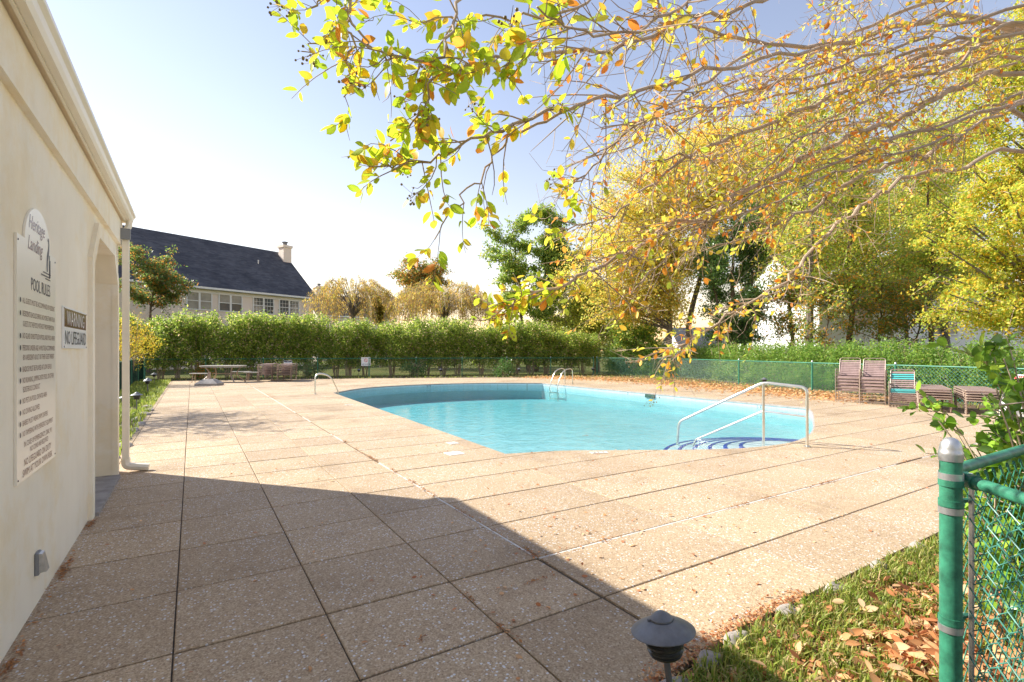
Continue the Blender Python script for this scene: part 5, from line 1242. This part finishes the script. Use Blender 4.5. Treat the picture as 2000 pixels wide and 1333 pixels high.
    V,Q,C = leaves(rng, np.array([a for a,b in LF]), .068, [(.10,.18,.02),(.14,.23,.025),(.07,.13,.02),(.20,.27,.03),(.05,.09,.02)], [3,3,2,1.5,1], .58, np.array([b for a,b in LF]), .8, 'oval'); split_leaves(V,Q,C,15,8,rsb,M['waxleaf'],300)

# ---- grass, fallen leaves, stones
def blades(name, rng, xy, z, hgt, pal, width=.0045):
    n = len(xy); h = hgt*rng.uniform(.45,1.3,n); a = rng.uniform(0,2*math.pi,n); b = rng.uniform(.1,.75,n); base = np.column_stack([xy, np.full(n,z)])
    lean = np.column_stack([np.cos(a),np.sin(a),np.zeros(n)])*(h*b)[:,None]; sd = np.column_stack([-np.sin(a),np.cos(a),np.zeros(n)])*width*rng.uniform(.6,1.4,n)[:,None]; up = np.column_stack([np.zeros(n),np.zeros(n),h])
    m = base+lean*.3+up*.6; t = base+lean+up*.92*(1-.25*b[:,None])
    V = np.stack([base-sd,base+sd,m+sd*.8,m-sd*.8,t+sd*.12,t-sd*.12],1); i = np.arange(n)*6
    Q = np.concatenate([np.stack([i,i+1,i+2,i+3],1),np.stack([i+3,i+2,i+4,i+5],1)]); c = np.array(pal)[rng.choice(len(pal),n)]*rng.uniform(.75,1.25,(n,1)); C = np.repeat(c[:,None,:],6,1); C[:,4:,:] = C[:,4:,:]*.7+np.array([.3,.26,.07])*.3
    return np_mesh(name, V.reshape(-1,3), Q, C.reshape(-1,3))
rng = np.random.default_rng(5)
def bed_edge(x): return np.interp(x, [1.30,1.34,1.5,1.78,2.4,4,12], [-4,.9,1.32,1.56,1.65,1.68,1.69])
x = rng.uniform(1.32,6.5,60000); y = rng.uniform(0,1.70,60000); dist = bed_edge(x)-y
cl = np.sin(x*5.1+1.3)*np.cos(y*6.3)+.5*np.sin(x*13+y*9)+rng.normal(size=60000)*.35
band = np.clip(1.15-dist/.45,0,1); ok = (dist > .01)&(cl > (.15-1.4*band-(x < 2.4)*.8)); xy = np.column_stack([x,y])[ok]
if len(xy) > 42000: xy = xy[:42000]
GP = [(.20,.28,.035),(.27,.35,.05),(.36,.38,.08),(.14,.20,.03),(.46,.40,.16)]
tag(link('lawn_grass', blades('lawn_grass', rng, xy, -.02, .085, GP), M['blade']), 'green grass tufts along the near bed edge', 'grass', kind='stuff')
x = rng.uniform(-2.6,-.88,22000); y = rng.uniform(8.3,30.5,22000); cl = np.sin(x*4)*np.cos(y*1.7)+rng.normal(size=22000)*.5; ok = cl > -.35
tag(link('bed_grass', blades('bed_grass', rng, np.column_stack([x,y])[ok], -.02, .15, GP[:4], .008), M['blade']), 'long grass in the left bed beside the walk', 'grass', kind='stuff')
x = rng.uniform(-1,24.5,40000); y = rng.uniform(1.8,34,40000)
def in_bp(x,y): return np.array([inpoly(a,b,bp) for a,b in zip(x,y)])
ok = in_bp(x,y)&(rng.random(40000) > .35)
tag(link('fence_grass', blades('fence_grass', rng, np.column_stack([x,y])[ok], -.03, .12, GP, .010), M['blade']), 'short grass along the foot of the fences', 'grass', kind='stuff')
DEAD = [(.36,.17,.07),(.42,.22,.10),(.30,.12,.05),(.48,.29,.15),(.24,.10,.05),(.50,.34,.20)]
def litter(name, label, xy, z, size, kind='quad', tilt=.35, zj=.03, pal=DEAD, asp=.45):
    n = len(xy); a = rng.uniform(0,2*math.pi,n); ax = np.column_stack([np.cos(a),np.sin(a),rng.normal(size=n)*tilt*.6]); pos = np.column_stack([xy, z+np.abs(rng.normal(size=n))*zj])
    V,Q,C = leaves(rng, pos, size, pal, None, asp, ax, tilt, kind); V[:,2] = np.maximum(V[:,2], z-.004)
    return tag(link(name, np_mesh(name, V, Q, C), M['litter']), label, 'leaves', kind='stuff')
x = rng.normal(3.2,.7,1700); y = rng.normal(.95,.27,1700); ok = (bed_edge(x)-y > .03)&(x > 1.9)
litter('fallen_leaves', 'brown fallen leaves heaped in the near bed', np.column_stack([x,y])[ok], 0.0, .068, 'oval', .8, .03)
x = rng.uniform(1.4,6.5,9000); y = bed_edge(x)-np.abs(rng.normal(size=9000))*.55; ok = (y > -.7)
litter('leaf_mulch', 'crumbled leaf mulch over the near bed soil', np.column_stack([x,y])[ok], -.008, .035, 'quad', .4, .012, asp=.6)
x = rng.uniform(1.45,3.2,1300); y = bed_edge(x)+.03+np.abs(rng.normal(size=1300))*.05; litter('edge_litter', 'small dry leaf bits against the bed edge on the deck', np.column_stack([x,y]), .004, .022, 'quad', .4, .006, asp=.6)
# leaf drift along the right fence and over the far deck corner
t_ = rng.uniform(0,1,9000); lx = np.interp(t_,[0,.25,.5,.75,1],[17.6,17.9,18.7,18.9,16.5]); ly = np.interp(t_,[0,.25,.5,.75,1],[7.5,11,15,19.5,23.6]); x = lx+rng.normal(size=9000)*.95; y = ly+rng.normal(size=9000)*.7
litter('leaf_drift', 'tan leaf drift along the foot of the right fence', np.column_stack([x,y]), .004, .12, 'quad', .45, .02, pal=[(.44,.24,.10),(.52,.31,.14),(.36,.17,.07),(.5,.36,.2)])
# single leaves blown about the deck
x = np.concatenate([rng.uniform(-.6,6,190), rng.uniform(3,17,260), rng.normal(2.2,.5,60)]); y = np.concatenate([rng.uniform(1.9,8,190), rng.uniform(1.9,6,260), rng.normal(2.9,.5,60)]); ok = np.array([inpoly(a,b,OUT) and not inpoly(a,b,POOL) for a,b in zip(x,y)])
litter('blown_leaves', 'single small leaves scattered over the deck', np.column_stack([x,y])[ok], .006, .034, 'oval', .3, .002, asp=.6)
# debris caught in the white strip and joints
xs_ = []; ys_ = []
for (ax_,ay_,bx_,by_,n) in ((2.12,3.1,2.12,9.5,420),(2.2,3.04,9.5,3.04,260),(1.42,2.2,2.1,3.0,0),(.65,2.35,2.1,3.04,0),(1.42,1.6,1.42,3.0,60),(-.74,2.6,-.74,5.8,260),(2.12,9.5,2.2,20,250),(2.2,6.94,6,6.94,60),(9,3.04,16,3.04,220)):
    nb = max(1,n//18)
    for k in range(nb):
        u = rng.random(); m = rng.integers(6,34); xs_.append(ax_+(bx_-ax_)*u+rng.normal(size=m)*(.012 if ax_ == bx_ else .07)); ys_.append(ay_+(by_-ay_)*u+rng.normal(size=m)*(.07 if ax_ == bx_ else .012))
litter('joint_debris', 'brown leaf debris caught in the deck joints', np.column_stack([np.concatenate(xs_),np.concatenate(ys_)]), .003, .026, 'quad', .4, .005, pal=[(.22,.10,.04),(.30,.14,.05),(.16,.08,.04)])

def stone(label, loc, size, seed, group):
    r_ = np.random.default_rng(seed); bm = bmesh.new(); bmesh.ops.create_icosphere(bm, subdivisions=3, radius=1)
    dirs = r_.normal(size=(9,3)); dirs /= np.linalg.norm(dirs,axis=1,keepdims=True); cut = r_.uniform(.55,.85,9)
    for v in bm.verts:
        c = np.array(v.co)
        for d_,k in zip(dirs,cut):
            q = c@d_
            if q > k: c = c-d_*(q-k)*.85
        v.co = Vector(c)
    me = bpy.data.meshes.new('stone'); bm.to_mesh(me); bm.free(); me.polygons.foreach_set('use_smooth',[True]*len(me.polygons))
    for v in me.vertices: v.co = Vector((v.co.x*size[0],v.co.y*size[1],v.co.z*size[2]))
    o = link('edging_stone', me, M['stone']); o.location = loc; o.rotation_euler = (0,0,r_.uniform(-.4,.4)); tag(o, label, 'stone', group); return o
ON = ['first','second','third','fourth','fifth','sixth','seventh','eighth','ninth']
for k,(px,py,sx) in enumerate(((1262,1318,.13),(1352,1276,.11),(1430,1243,.12),(1530,1192,.09),(1628,1150,.10),(1720,1110,.09),(1800,1072,.10))):
    g = G(px,py); stone('%s edging stone of the near bed counted from the large path light' % ON[k], (g.x,bed_edge(g.x)-.02,-.005), (sx,.065,.055), 200+k, 'edging stones of the near bed')
for k in range(9):
    y = 9.0+k*.95; stone('%s edging stone of the left grass bed counted from the pool house' % ON[k], (-.95+.05*math.sin(k*2.1),y,0), (.12,.24,.07), 300+k, 'edging stones of the left bed')

# ---- far wood closing the horizon all round
if VEG:
    rng = np.random.default_rng(91); parts_ = []
    for k in range(520):
        a = rng.uniform(0,2*math.pi); d = rng.uniform(95,150); h_ = rng.uniform(5,10)*(.6+.4*math.sin(a*7)**2); c = np.array([math.sin(a)*d+5, math.cos(a)*d+10, 0]); n = 150
        pos = c+np.column_stack([rng.normal(size=n)*2.6, rng.normal(size=n)*2.6, h_*rng.beta(2,1.6,n)])
        pal = [[(.06,.08,.025),(.09,.10,.03)],[(.15,.11,.035),(.18,.14,.04)],[(.10,.10,.03),(.13,.12,.035)],[(.13,.08,.03),(.11,.07,.03)]][rng.choice(4, p=[.35,.2,.3,.15])]
        parts_.append(leaves(rng, pos, 1.0, pal, None, .7))
    V,Q,C = merge(parts_); tag(link('far_woods', np_mesh('far_woods', V, Q, C), M['leaf']), 'far hazy line of autumn trees on the horizon', 'woods', kind='stuff')
